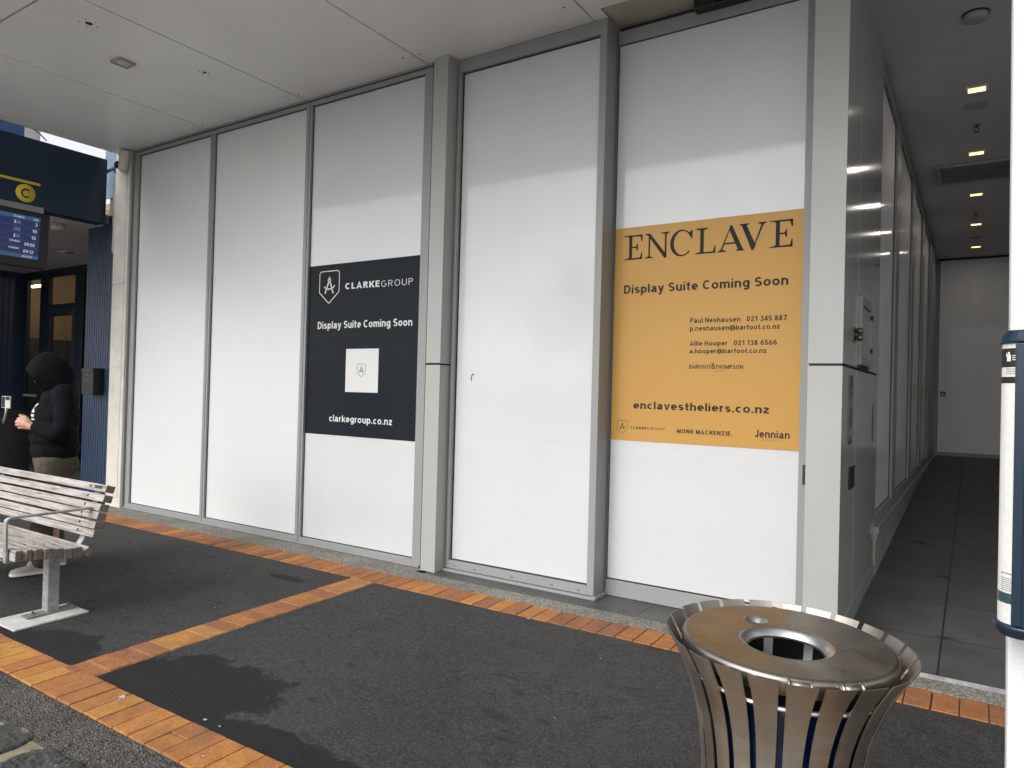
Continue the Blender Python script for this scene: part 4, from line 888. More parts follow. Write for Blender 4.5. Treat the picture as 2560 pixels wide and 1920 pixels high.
# glazed entrance
b = MB(); Y0, Y1 = 5.922, 5.985
b.box(-14.30, -9.24, Y0, Y1, 3.22, 3.351); b.box(-14.30, -14.15, Y0, Y1, 0.02, 3.219); b.box(-13.664, -13.35, Y0, Y1, 0.02, 3.219); b.box(-12.47, -12.21, Y0, Y1, 0.02, 3.219)
b.box(-13.349, -12.471, Y0, Y1, 2.675, 2.745); b.box(-14.149, -13.665, Y0, Y1, 0.02, 0.35); b.box(-12.209, -9.24, Y0, Y1, 0.02, 0.12)
ent = b.build('entrance', NAVYD, stn, 0.004)
b = MB(); b.box(-13.349, -13.26, Y0 - 0.005, Y1 - 0.01, 0.03, 2.67); b.box(-12.53, -12.471, Y0 - 0.005, Y1 - 0.01, 0.03, 2.67); b.box(-13.26, -12.53, Y0 - 0.005, Y1 - 0.01, 2.545, 2.67); b.box(-13.26, -12.53, Y0 - 0.005, Y1 - 0.01, 0.03, 0.22)
dr = b.build('door', plain('charcoal_door', (0.018, 0.02, 0.024), 0.4), stn, 0.004)
b = MB(); b.box(-13.26, -12.53, 5.944, 5.950, 0.22, 2.545); b.build('pane', GLASS, dr)
b = MB(); b.box(-14.149, -13.665, 5.944, 5.950, 0.35, 3.22); b.box(-13.349, -12.471, 5.944, 5.950, 2.745, 3.22); b.box(-12.209, -9.24, 5.944, 5.95, 0.12, 3.22); b.build('pane', GLASS, ent)
b = MB(); b.box(-14.14, -13.67, 5.90, 5.93, 1.16, 1.20); b.build('push_bar', GALV, ent)
b = MB(); b.ring((-14.00, 5.92, 0.62), (0, -1, 0), 0.075, 0.003, 24); b.build('round_sticker', plain('lime_sticker', (0.42, 0.50, 0.12), 0.5), ent)
WARM = plain('warm_timber_lining', (0.27, 0.18, 0.105), 0.55, 0, 0.2, 2); DADO = plain('dark_dado', (0.035, 0.04, 0.042), 0.4)
b = MB(); b.box(-17, -9.0, 10.0, 10.1, 2.35, 4.2); b.box(-17.1, -17, 6.0, 10, 2.35, 4.2); b.box(-9.1, -9.0, 6.2, 10, 2.35, 4.2); b.box(-17, -9, 6.0, 10.1, 4.2, 4.3); b.build('interior_lining', WARM, stn)
b = MB(); b.box(-17, -9.0, 9.98, 10.1, 0, 2.349); b.box(-17.1, -16.98, 6.0, 9.98, 0, 2.349); b.box(-9.12, -9.0, 6.2, 9.98, 0, 2.349); b.box(-17, -9, 6.0, 10, -0.05, 0.0); b.build('interior_dado', DADO, stn)
b = MB(); b.box(-16.55, -16.05, 6.97, 7.03, 3.37, 3.41); b.build('tube_lamp', TUBE, stn)
for q_ in ((-14.6, 7.6, 3.2), (-12.2, 7.6, 3.2)):  # added point lights to brighten the interior, set apart from the tube
    ld = bpy.data.lights.new('interior_fill', 'POINT'); ld.energy = 24; ld.color = (1.0, 0.82, 0.6); ld.shadow_soft_size = 0.15
    o = bpy.data.objects.new('interior_fill', ld); COL.objects.link(o); o.location = q_; o.parent = stn; o.matrix_parent_inverse = Matrix.Translation(-Vector(stn.location))
b = MB(); b.box(-9.55, -9.48, 2.2, 3.88, 3.9, 5.2); b.build('parapet', BLUEUP, stn)
b = MB(); b.box(-11.2, -11.0, 4.49, 4.70, 3.5, 6.0); b.build('roof_post', plain('pale_post', (0.62, 0.61, 0.58), 0.6), stn)
b = MB(); b.tube([(-10.95, 4.45, 5.05), (-10.95, 4.55, 4.93), (-10.95, 4.66, 4.88), (-10.95, 4.76, 4.80)], 0.008, 8); b.build('cable', BLACK, stn)
b = MB(); b.box(-9.05, -8.63, 4.60, 4.612, 3.70, 4.30); b.ring((-8.80, 4.60, 4.02), (0, -1, 0), 0.03, 0.02, 12); b.tube([(-8.86, 4.50, 3.98), (-8.78, 4.58, 4.05)], 0.02, 8); b.build('bracket', plain('blue_steel', (0.16, 0.22, 0.32), 0.4, 0.4, 0.3, 20), stn)
b = MB()
for k in range(40):
    z = 3.02 + k * 0.018; b.ball((-8.655 + 0.014 * noise.noise((z * 9, 0, 0)), 4.53 + 0.010 * noise.noise((z * 7, 5, 0)), z), (0.022 + 0.012 * noise.noise((z * 13, 1, 2)), 0.02, 0.03), 6)
b.build('foam_sealant', FOAM, stn)
b = MB(); b.ring((-9.32, 4.206, 3.352), (0, 0, -1), 0.07, 0.075, 24); b.build('soffit_speaker', plain('soffit_white', (0.6, 0.58, 0.55), 0.5), stn)
b = MB(); b.ring((-11.28, 5.204, 3.352), (0, 0, -1), 0.10, 0.012, 24); b.build('soffit_disc', plain('soffit_white2', (0.5, 0.48, 0.45), 0.5), stn)
# departure screen
scn_ = thing('departure_screen', 'black hanging departures screen with blue rows below the fascia', 'screen', (-8.75, 3.4, 3.0))
T_ = lambda x, y, z: Vector((-8.74 + x + (3.30 - z) * -0.06, y, z))
def sbox(b, x0, x1, y0, y1, z0, z1): b.hexa([T_(x0, y0, z0), T_(x1, y0, z0), T_(x1, y1, z0), T_(x0, y1, z0), T_(x0, y0, z1), T_(x1, y0, z1), T_(x1, y1, z1), T_(x0, y1, z1)])
b = MB(); sbox(b, -0.12, 0.0, 2.2, 3.862, 2.70, 3.303); b.build('casing', BLACK, scn_, 0.008)
b = MB(); sbox(b, 0.0005, 0.002, 2.28, 3.765, 2.790, 3.252); face = b.build('display', SCR, scn_)
b = MB(); sbox(b, 0.0025, 0.003, 2.28, 3.765, 3.205, 3.252); sbox(b, 0.0025, 0.003, 2.28, 3.765, 2.790, 2.832)
for z in (3.128, 3.052, 2.977, 2.905): sbox(b, 0.0025, 0.003, 2.28, 3.765, z, z + 0.004)
b.build('row_band', SCR2, face)
fS = lambda y, z: T_(0.0042, y, z); b = MB()
text(b, 'Occupancy', 3.50, 3.605, 3.219, 0.021, fS); text(b, 'Due', 3.70, 3.742, 3.216, 0.020, fS)
text(b, '3', 3.714, 3.737, 3.155, 0.034, fS, 0.01); text(b, '10', 3.690, 3.735, 3.079, 0.034, fS, 0.01); text(b, '15', 3.683, 3.728, 3.004, 0.034, fS, 0.01)
text(b, 'Scheduled', 3.475, 3.575, 2.952, 0.022, fS); text(b, '09:00', 3.620, 3.72, 2.925, 0.035, fS, 0.01)
text(b, 'Scheduled', 3.468, 3.568, 2.876, 0.022, fS); text(b, '09:12', 3.612, 3.712, 2.848, 0.035, fS, 0.01); text(b, '08:43:46', 3.602, 3.702, 2.798, 0.022, fS, 0.0)
b.build('lettering', SCRT, face)
def pers(b, y, z): stroke(b, [(y, z), (y, z + 0.026)], 0.010, fS); b.poly([(y + 0.005 * math.cos(R(a)), z + 0.033 + 0.005 * math.sin(R(a))) for a in range(0, 360, 45)], fS)
b = MB(); b2 = MB()
for r_, z in enumerate((3.150, 3.074, 3.000)):
    for k in range(4): pers(b if (k == 0 and r_ != 1) else b2, 3.517 + k * 0.0165, z)
b.build('person_icon', SCRT, face); b2.build('dim_icon', SCRD, face)
# letterbox
lb = thing('letterbox', 'black metal letterbox with raised house number on the blue slatted wall', 'letterbox', (-8.95, 4.48, 1.3))
b = MB(); b.box(-9.08, -8.815, 4.42, 4.549, 1.30, 1.617); b.build('body', plain('black_satin', (0.010, 0.012, 0.012), 0.3), lb, 0.004)
b = MB(); b.box(-9.075, -8.82, 4.412, 4.4198, 1.565, 1.612); b.build('flap', plain('black_satin2', (0.012, 0.014, 0.014), 0.35), lb, 0.003)
b = MB(); b.lathe([(0, 0.008), (0.007, 0.007), (0.009, 0), (0, 0)], lambda p: Vector((-8.945 + p.x, 4.4195 - p.z, 1.535 + p.y)), 14); b.build('lock', GALV, lb)
b = MB(); text(b, '393', -9.02, -8.88, 1.44, 0.055, fnA(4.4155), 0.0); b.build('numerals', plain('number_grey', (0.11, 0.12, 0.12), 0.3, 0.5), lb)
# machine with card at far left
tm = thing('ticket_machine', 'black sloping-top machine with card and bent grey tube at left edge', 'machine', (-10.1, 4.0, 0))
b = MB(); b.prism([(3.85, 0.0), (4.25, 0.0), (4.25, 1.06), (3.85, 0.97)], lambda a, c, t: (t, a, c), -10.6, -9.95); b.build('cabinet', plain('machine_black', (0.006, 0.007, 0.009), 0.35), tm, 0.01)
b = MB(); b.box(-10.14, -9.915, 4.0, 4.012, 1.100, 1.247); cdd = b.build('card', PAPER, tm)
b = MB(); b.box(-10.13, -10.05, 3.9975, 3.9995, 1.108, 1.240); b.box(-10.03, -9.925, 3.9975, 3.9995, 1.200, 1.240); b.build('dark_block', INK_D, cdd)
b = MB(); b.tube([(-10.03, 4.03, 1.02), (-10.03, 4.03, 1.11)], 0.008, 8); b.build('card_stem', BLACK, tm)
b = MB(); b.tube([(-9.88, 3.95, 1.105), (-9.885, 3.95, 1.05), (-9.91, 3.95, 0.98), (-10.02, 3.95, 0.84), (-10.16, 3.95, 0.70), (-10.4, 3.95, 0.4), (-10.5, 3.95, 0.0)], 0.014, 8); b.build('tube_rail', GALV, tm)

# ================================================================== STREET TREE (seen as a reflection in the glass)
tree = thing('street_tree', 'leafy street tree across the road, mirrored faintly in the projecting window', 'tree', (-12.0, -14.3, -0.2))
b = MB(); b.tube([(-12, -14.3, -0.2), (-12.02, -14.28, 1.2), (-11.95, -14.3, 2.4), (-12.0, -14.2, 3.6)], [0.17, 0.13, 0.11, 0.08], 12)
for a in range(6):
    an = a * 1.05; b.tube([(-11.97, -14.3, 2.2 + a * 0.15), (-12 + 0.8 * math.cos(an), -14.3 + 0.8 * math.sin(an), 3.5 + a * 0.1), (-12 + 1.5 * math.cos(an), -14.3 + 1.5 * math.sin(an), 4.6 + 0.2 * a)], [0.06, 0.04, 0.015], 8)
b.build('trunk', plain('bark', (0.10, 0.085, 0.065), 0.9, 0, 0.3, 12), tree)
b = MB(); rl = random.Random(3)
cl = [(rl.gauss(0, 0.85), rl.gauss(0, 0.85), rl.gauss(0, 0.75), rl.uniform(0.35, 0.75)) for _ in range(26)]
for _ in range(4200):
    cx, cy, cz, cr = rl.choice(cl); d_ = Vector((rl.gauss(0, 1), rl.gauss(0, 1), rl.gauss(0, 1))).normalized() * cr * rl.random() ** 0.4
    p = Vector((-12 + cx, -14.3 + cy, 4.7 + cz)) + d_; u_ = Vector((rl.gauss(0, 1), rl.gauss(0, 1), rl.gauss(0, 1))).normalized() * 0.07; v_ = u_.cross(Vector((rl.gauss(0, 1), rl.gauss(0, 1), rl.gauss(0, 1)))).normalized() * 0.04
    b.add([p - u_, p + v_, p + u_, p - v_], [(0, 1, 2, 3)])
b.build('crown', plain('leaf_green', (0.055, 0.085, 0.028), 0.6, 0, 0.35, 2), tree)
# ================================================================== BENCH
bn = thing('park_bench', 'weathered timber slat bench with galvanised leg and armrest facing the kerb', 'bench', (-5.7, 2.25, gz(2.25)))
XE, XL = -4.80, -6.72
b = MB(); be = MB()
sy = [(1.993, 2.030, .431, -0.06), (2.052, 2.086, .428, -0.03), (2.103, 2.143, .4225, 0.0), (2.155, 2.204, .417, 0.0), (2.210, 2.262, .408, 0.02), (2.270, 2.320, .398, 0.03), (2.326, 2.378, .396, 0.10)]
for (y0, y1, zt, sk) in sy:
    j = random.uniform(-0.004, 0.004); d = 0.064
    b.hexa([(XL, y0 + sk * d, zt - d), (XE + j, y0 + sk * d, zt - d), (XE + j, y1 + sk * d, zt - d), (XL, y1 + sk * d, zt - d), (XL, y0, zt), (XE + j, y0, zt), (XE + j, y1, zt), (XL, y1, zt)])
def ends(o):
    o.data.materials.append(ENDG)
    for p in o.data.polygons:
        if abs(p.normal.x) > 0.9: p.material_index = 1
    return o
seat = ends(b.build('seat', WOOD, bn, 0.004))
b = MB()
bk = [(2.420, .391, 48), (2.446, .492, 14), (2.456, .545, 15), (2.468, .606, 16), (2.487, .658, 17), (2.505, .716, 17), (2.522, .777, 17)]
for (y0, z0, an) in bk:
    a = R(an); fx = Vector((0, math.cos(a), -math.sin(a))); up = Vector((0, math.sin(a), math.cos(a)))   # depth direction and height direction
    d, h = (0.050, 0.046) if an > 40 else (0.060, 0.0475); j = random.uniform(-0.005, 0.005)
    c0 = Vector((0, y0, z0))
    cs = [c0 - up * h, c0 - up * h + fx * d, c0 + fx * d, c0]
    b.hexa([(XL, cs[0].y, cs[0].z), (XE + j, cs[0].y, cs[0].z), (XE + j, cs[1].y, cs[1].z), (XL, cs[1].y, cs[1].z), (XL, cs[3].y, cs[3].z), (XE + j, cs[3].y, cs[3].z), (XE + j, cs[2].y, cs[2].z), (XL, cs[2].y, cs[2].z)])
back = ends(b.build('backrest', WOOD, bn, 0.004))
b = MB()
for (y0, z0, an) in bk:
    a = R(an); up = Vector((0, math.sin(a), math.cos(a))); fx = Vector((0, math.cos(a), -math.sin(a)))
    for xx in (-5.03, -6.47):
        p = Vector((xx + 0.03, y0, z0)) - up * 0.020; q = Vector((0, -1, 0)); qq = (-fx).to_track_quat('Z', 'Y')
        b.lathe([(0, 0.004), (0.007, 0.003), (0.010, 0), (0, 0)], lambda v, p=p, qq=qq: p + qq @ v, 12)
for (y0, y1, zt, sk) in sy[:6]:
    for xx in (-5.0, -6.47): b.lathe([(0, 0.003), (0.007, 0.002), (0.009, 0), (0, 0)], lambda v, xx=xx, y0=y0, y1=y1, zt=zt: Vector((xx + v.x, (y0 + y1) / 2 + v.y, zt + v.z)), 12)
b.build('bolt', plain('dark_bolt', (0.05, 0.045, 0.04), 0.45, 0.8), back)
b = MB(); a = R(17); up = Vector((0, math.sin(a), math.cos(a))); c0 = Vector((0, 2.522, .777))
pl0 = c0 - up * 0.030; pl1 = c0 - up * 0.010
b.hexa([(-4.945, pl0.y - .002, pl0.z), (-4.855, pl0.y - .002, pl0.z), (-4.855, pl0.y + .004, pl0.z), (-4.945, pl0.y + .004, pl0.z), (-4.945, pl1.y - .002, pl1.z), (-4.855, pl1.y - .002, pl1.z), (-4.855, pl1.y + .004, pl1.z), (-4.945, pl1.y + .004, pl1.z)])
b.build('plaque', plain('plaque_dark', (0.03, 0.028, 0.025), 0.4, 0.5, 0.4, 60), back)
for xx in (-5.03, -6.47):
    g0 = gz(2.29)
    b = MB(); b.box(xx - 0.036, xx + 0.037, 2.264, 2.337, g0 + 0.010, 0.335); po = b.build('post', GALV, bn, 0.008, 3)
    b = MB(); b.hexa([(xx - 0.03, 2.142, gz(2.14) + .005), (xx + 0.06, 2.142, gz(2.14) + .005), (xx + 0.06, 2.436, gz(2.43) + .005), (xx - 0.03, 2.436, gz(2.43) + .005), (xx - 0.03, 2.142, gz(2.14) + .017), (xx + 0.06, 2.142, gz(2.14) + .017), (xx + 0.06, 2.436, gz(2.43) + .017), (xx - 0.03, 2.436, gz(2.43) + .017)])
    b.build('base_plate', PLATE, po, 0.003)
    for yy in (2.19, 2.40):
        b = MB(); b.ring((xx + 0.015, yy, gz(yy) + 0.017), (0, 0, 1), 0.016, 0.003, 16); b.ring((xx + 0.015, yy, gz(yy) + 0.020), (0, 0, 1), 0.011, 0.011, 6); b.ring((xx + 0.015, yy, gz(yy) + 0.031), (0, 0, 1), 0.006, 0.014, 10); b.build('anchor_bolt', PLATE, po)
    prof = [(2.00, .352), (2.1, .345), (2.2, .337), (2.30, .326), (2.38, .322), (2.44, .345), (2.48, .40), (2.505, .47), (2.525, .54), (2.55, .62), (2.570, .69), (2.583, .735)]
    b = MB()
    for k in range(len(prof) - 1):
        (y0, z0), (y1, z1) = prof[k], prof[k + 1]; n_ = Vector((y1 - y0, z1 - z0)).normalized(); nn = Vector((n_.y, -n_.x)) * 0.010
        b.hexa([(xx - 0.03, y0, z0), (xx + 0.03, y0, z0), (xx + 0.03, y1, z1), (xx - 0.03, y1, z1), (xx - 0.03, y0 + nn.x, z0 + nn.y), (xx + 0.03, y0 + nn.x, z0 + nn.y), (xx + 0.03, y1 + nn.x, z1 + nn.y), (xx - 0.03, y1 + nn.x, z1 + nn.y)])
    b.build('bracket', GALV, bn)
    ax_ = xx + 0.135
    path = [(ax_, 1.972, 0.365), (ax_, 1.968, 0.58)] + [(ax_, 1.968 + 0.034 * (1 - math.cos(R(t))), 0.59 + 0.034 * math.sin(R(t))) for t in (15, 35, 55, 75, 90)] + [(ax_, 2.47, 0.630)]
    b = MB(); b.tube(path, 0.020, 4, False, (1.25, 0.42)) if False else None
    prof = [(p[1], p[2]) for p in path]
    for k in range(len(prof) - 1):
        (y0, z0), (y1, z1) = prof[k], prof[k + 1]
        def nrm(i):
            a0, a1 = Vector(prof[max(i - 1, 0)]), Vector(prof[min(i + 1, len(prof) - 1)]); d_ = (a1 - a0).normalized(); return Vector((d_.y, -d_.x)) * 0.012
        n0, n1 = nrm(k), nrm(k + 1); hw = 0.019
        b.add([(ax_ - hw, y0, z0), (ax_ + hw, y0, z0), (ax_ + hw, y1, z1), (ax_ - hw, y1, z1), (ax_ - hw, y0 + n0.x, z0 + n0.y), (ax_ + hw, y0 + n0.x, z0 + n0.y), (ax_ + hw, y1 + n1.x, z1 + n1.y), (ax_ - hw, y1 + n1.x, z1 + n1.y)],
              [(3, 2, 1, 0), (4, 5, 6, 7), (1, 2, 6, 5), (3, 0, 4, 7)] + ([(0, 1, 5, 4)] if k == 0 else []) + ([(2, 3, 7, 6)] if k == len(prof) - 2 else []))
    b.box(ax_ - 0.019, ax_ + 0.019, 1.972, 2.25, 0.352, 0.362)
    b.build('armrest', GALV, bn)

# ================================================================== LITTER BIN
BC = Vector((-0.429, 2.097, 0.800)); bq = Matrix.Rotation(R(1.0), 3, 'X') @ Matrix.Rotation(R(2.0), 3, 'Y')
BT = lambda p: BC + bq @ Vector(p)
bi = thing('litter_bin', 'flared stainless slatted litter bin with a round stained lid', 'bin', (BC.x, BC.y, gz(BC.y)))
def lid_mesh():
    b = MB(); n = 72; hc = Vector((0.006, -0.033)); hr = 0.116; sc_ = Vector((-0.108, 0.100)); sr = 0.031
    # top surface as a triangulated polygon with two holes
    bm = bmesh.new(); es = []
    def loop(c, r, m, z=0.0):
        vs = [bm.verts.new((c[0] + r * math.cos(2 * math.pi * k / m), c[1] + r * math.sin(2 * math.pi * k / m), z)) for k in range(m)]
        e = [bm.edges.new((vs[k], vs[(k + 1) % m])) for k in range(m)]; es.extend(e); return vs
    loop((0, 0), 0.268, n); loop(hc, hr + 0.006, 48); loop(sc_, sr + 0.004, 24)
    bmesh.ops.triangle_fill(bm, use_beauty=True, use_dissolve=False, edges=es)
    bm.verts.index_update(); me = [(tuple(v.co)) for v in bm.verts]; fs = [tuple(v.index for v in f.verts) for f in bm.faces]; bm.free()
    b.add([BT((v[0], v[1], v[2])) for v in me], fs, False)
    prof = [(0.268, 0.0)] + [(0.268 + 0.014 * math.sin(R(a)), -0.014 + 0.014 * math.cos(R(a))) for a in (20, 40, 60, 80, 90)] + [(0.282, -0.045), (0.279, -0.045)]
    b.lathe(prof, BT, n)
    return b, hc, hr, sc_, sr
b, hc, hr, sc_, sr = lid_mesh()
lid = b.build('lid', LIDM, bi)
b = MB(); b.lathe([(hr + 0.007, 0.0006), (hr + 0.002, -0.0005), (hr - 0.004, -0.005), (hr - 0.014, -0.017), (hr - 0.017, -0.024), (hr - 0.019, -0.024), (hr - 0.004, -0.008)], lambda p: BT((p.x + hc.x, p.y + hc.y, p.z)), 56); b.build('opening_rim', INOXC, lid)
b = MB(); b.lathe([(sr + 0.005, 0.0006), (sr, -0.0008), (sr - 0.006, -0.006), (sr - 0.013, -0.012), (sr - 0.015, -0.014)], lambda p: BT((p.x + sc_.x, p.y + sc_.y, p.z)), 28); b.build('small_opening_rim', INOXC, lid)
for an in (-72, -48):
    a = R(an); b = MB(); c = Vector((0.291 * math.cos(a), 0.291 * math.sin(a), -0.012)); t_ = Vector((-math.sin(a), math.cos(a), 0))
    b.tube([BT(c - t_ * 0.022), BT(c + t_ * 0.022)], 0.011, 14); b.tube([BT(c - t_ * 0.028), BT(c - t_ * 0.023)], 0.015, 14); b.tube([BT(c + t_ * 0.023), BT(c + t_ * 0.028)], 0.015, 14); b.build('hinge', INOX, lid)
# slats (thing > slat x20)
NS = 23
prof = [(0.327, 0.002), (0.317, -0.014), (0.301, -0.040), (0.284, -0.07), (0.268, -0.105), (0.251, -0.15), (0.236, -0.20), (0.222, -0.27), (0.212, -0.35), (0.206, -0.44), (0.203, -0.54), (0.203, -0.64), (0.205, -0.74), (0.207, -0.82)]
hw_ = [0.395 * 2 * math.pi * r / NS * (1 - 0.08 * (1 - min(1, (r - 0.22) / 0.1))) for r, z in prof]
hw_[0] = 0.0362; hw_[1] = 0.0352
def slat(ang):
    b = MB(); vs = []; th = 0.003; nseg = 4
    for (r, z), h in zip(prof, hw_):
        for t_ in (0.0, th):
            for k in range(nseg + 1):
                u = -h + 2 * h * k / nseg; bow = (u / h) ** 2 * h * h / (2 * 0.30)
                p = Vector((r - t_ - bow, u, z)); c_, s_ = math.cos(ang), math.sin(ang)
                vs.append(BT((p.x * c_ - p.y * s_, p.x * s_ + p.y * c_, p.z)))
    m = nseg + 1; fs = []
    for i in range(len(prof) - 1):
        o, q = i * 2 * m, (i + 1) * 2 * m
        for k in range(nseg):
            fs.append((o + k, o + k + 1, q + k + 1, q + k)); fs.append((o + m + k + 1, o + m + k, q + m + k, q + m + k + 1))
        fs.append((o, q, q + m, o + m)); fs.append((o + nseg, o + m + nseg, q + m + nseg, q + nseg))
    for k in range(nseg):
        fs.append((k, m + k, m + k + 1, k + 1)); o = (len(prof) - 1) * 2 * m; fs.append((o + k, o + k + 1, o + m + k + 1, o + m + k))
    b.add(vs, fs, False); return b
for k in range(NS):
    o = slat(2 * math.pi * (k + 0.42) / NS).build('slat', INOX, bi)
for z, r in ((-0.085, 0.266), (-0.50, 0.1985), (-0.80, 0.2005)):
    b = MB(); rr = 0.007 if z > -0.2 else 0.004
    if z > -0.2: b.lathe([(r + rr * math.cos(R(a)), z + rr * math.sin(R(a))) for a in range(0, 361, 45)], BT, 60)
    else: b.lathe([(r, z - 0.02), (r + 0.003, z - 0.02), (r + 0.003, z + 0.02), (r, z + 0.02), (r, z - 0.02)], BT, 60)
    b.build('hoop', INOXC if z > -0.2 else INOX, bi)
b = MB(); n = 90; pr = [(0.225, -0.13), (0.229, -0.10), (0.232, -0.12), (0.219, -0.2), (0.198, -0.32), (0.186, -0.5), (0.184, -0.7), (0.175, -0.80), (0.0, -0.80)]
pr2 = []
for i in range(len(pr) - 1):
    for t_ in range(5): pr2.append((pr[i][0] + (pr[i + 1][0] - pr[i][0]) * t_ / 5, pr[i][1] + (pr[i + 1][1] - pr[i][1]) * t_ / 5))
def crinkle(p):
    a = math.atan2(p.y, p.x); k = 1 + 0.035 * noise.noise((3.5 * math.cos(a), 3.5 * math.sin(a), p.z * 6)) + 0.02 * noise.noise((9 * math.cos(a), 9 * math.sin(a), p.z * 14)); return BT((p.x * k, p.y * k, p.z))
b.lathe(pr2, crinkle, n); b.build('liner_bag', BAG, bi)
b = MB(); b.lathe([(0.188, -0.060), (0.191, -0.060), (0.176, -0.4), (0.166, -0.79), (0.0, -0.79), (0.0, -0.785), (0.163, -0.785), (0.173, -0.4), (0.188, -0.060)], BT, 48); inn = b.build('inner_bin', BLACK, bi)
for k in range(10):
    a = 2 * math.pi * (k + 0.25) / 10; c_, s_ = math.cos(a), math.sin(a); b = MB()
    P = lambda r, u, z: BT((r * c_ - u * s_, r * s_ + u * c_, z))
    b.hexa([P(.168, -.013, -.4), P(.168, .013, -.4), P(.171, .013, -.4), P(.171, -.013, -.4), P(.182, -.013, -.05), P(.182, .013, -.05), P(.185, .013, -.05), P(.185, -.013, -.05)]); b.build('bar', WHITE, inn)  # white colour stands in for light reaching the steel bars between slats
b = MB(); b.lathe([(0, -0.858), (0.196, -0.858), (0.196, -0.835), (0, -0.835)], BT, 40); b.build('base', INOX, bi)

# ================================================================== BUS STOP POLE AND TIMETABLE CASE
b = MB(); 
for zz0, zz1 in ((-0.15, 3.6),): b.box(0.0655, 0.135, 1.63, 1.70, zz0, zz1)
PX0, PX1 = 0.0595, 0.13
b = MB(); b.hexa([(PX0 + 0.006, 1.60, -0.15), (PX1 + 0.006, 1.60, -0.15), (PX1 + 0.006, 1.67, -0.15), (PX0 + 0.006, 1.67, -0.15), (PX0 - 0.024, 1.60, 3.7), (PX1 - 0.024, 1.60, 3.7), (PX1 - 0.024, 1.67, 3.7), (PX0 - 0.024, 1.67, 3.7)])
tag(b.build('bus_stop_pole', POLEW, None, 0.006), 'plain white square pole at the right edge carrying a blue timetable case', 'pole')
tc = thing('timetable_case', 'dark blue timetable case with curved white sheet on the white pole', 'timetable', (0.08, 1.55, 1.1))
yC = 1.545
def capsule(r, xc, cx1, n=14):      # plan outline: half round on the left running to a flat right side
    return [(xc - r * math.sin(R(a)), yC - r * math.cos(R(a))) for a in [180 * k / n for k in range(n + 1)]] + [(cx1, yC + r), (cx1, yC - r)]
b = MB(); pts = capsule(0.036, 0.075, 0.20)
b.prism(pts, lambda a, c, t: (a, c, t), 1.085, 1.572); b.build('sheet', PAPER, tc)
b = MB()
b.prism([(0.0575, yC - 0.042), (0.0575, yC - 0.0365), (0.205, yC - 0.0365), (0.205, yC - 0.042)], lambda a, c, t: (a, c, t), 1.085, 1.572)
b.prism([(0.072, yC - 0.047), (0.072, yC - 0.0421), (0.205, yC - 0.0421), (0.205, yC - 0.047)], lambda a, c, t: (a, c, t), 1.085, 1.572)
b.build('frame', CASEB, tc, 0.002)
for nm, z0, z1, z2 in (('top_cap', 1.573, 1.580, 1.596), ('bottom_cap', 1.084, 1.078, 1.062)):
    b = MB(); P0 = capsule(0.045, 0.078, 0.21); P1 = capsule(0.036, 0.078, 0.205); n = len(P0)
    vs = [(a, c, z0) for a, c in P0] + [(a, c, z1) for a, c in P0] + [(a, c, z2) for a, c in P1]
    b.add(vs, [tuple(range(n)), tuple(range(2 * n, 3 * n))] + [(q * n + i, q * n + (i + 1) % n, (q + 1) * n + (i + 1) % n, (q + 1) * n + i) for q in range(2) for i in range(n)]); b.build(nm, CASEB, tc, 0.003)
def wrap(b, a0, a1, z0, z1, rr=0.0366):
    n = 8; vs = []
    for z in (z0, z1):
        for k in range(n + 1): a = R(a0 + (a1 - a0) * k / n); vs.append((0.075 - rr * math.sin(a), yC - rr * math.cos(a), z))
    b.add(vs, [(k, k + 1, n + 2 + k, n + 1 + k) for k in range(n)], True)
b = MB(); wrap(b, 5, 150, 1.531, 1.564); wrap(b, 5, 150, 1.503, 1.514); b.build('dark_band', INK_D, tc)
b = MB(); wrap(b, 5, 150, 1.120, 1.138); b.build('teal_band', plain('teal_print', (0.02, 0.06, 0.07), 0.4), tc)
b = MB(); wrap(b, 40, 52, 1.541, 1.553, 0.0370); wrap(b, 43, 50, 1.5535, 1.5575, 0.0370); wrap(b, 52, 55, 1.549, 1.556, 0.0370)
for z in (1.550, 1.5465, 1.543): wrap(b, 22, 36, z, z + 0.0015, 0.0370)
b.build('figure_icon', INK_W, tc)
b = MB()
for k in range(7): wrap(b, 15, 60, 1.142 + k * 0.0035, 1.1432 + k * 0.0035)
for k in range(3): wrap(b, 25, 55, 1.519 + k * 0.004, 1.5203 + k * 0.004)
wrap(b, 20, 60, 1.171, 1.173); b.build('print_lines', plain('print_grey', (0.22, 0.22, 0.22), 0.5), tc)

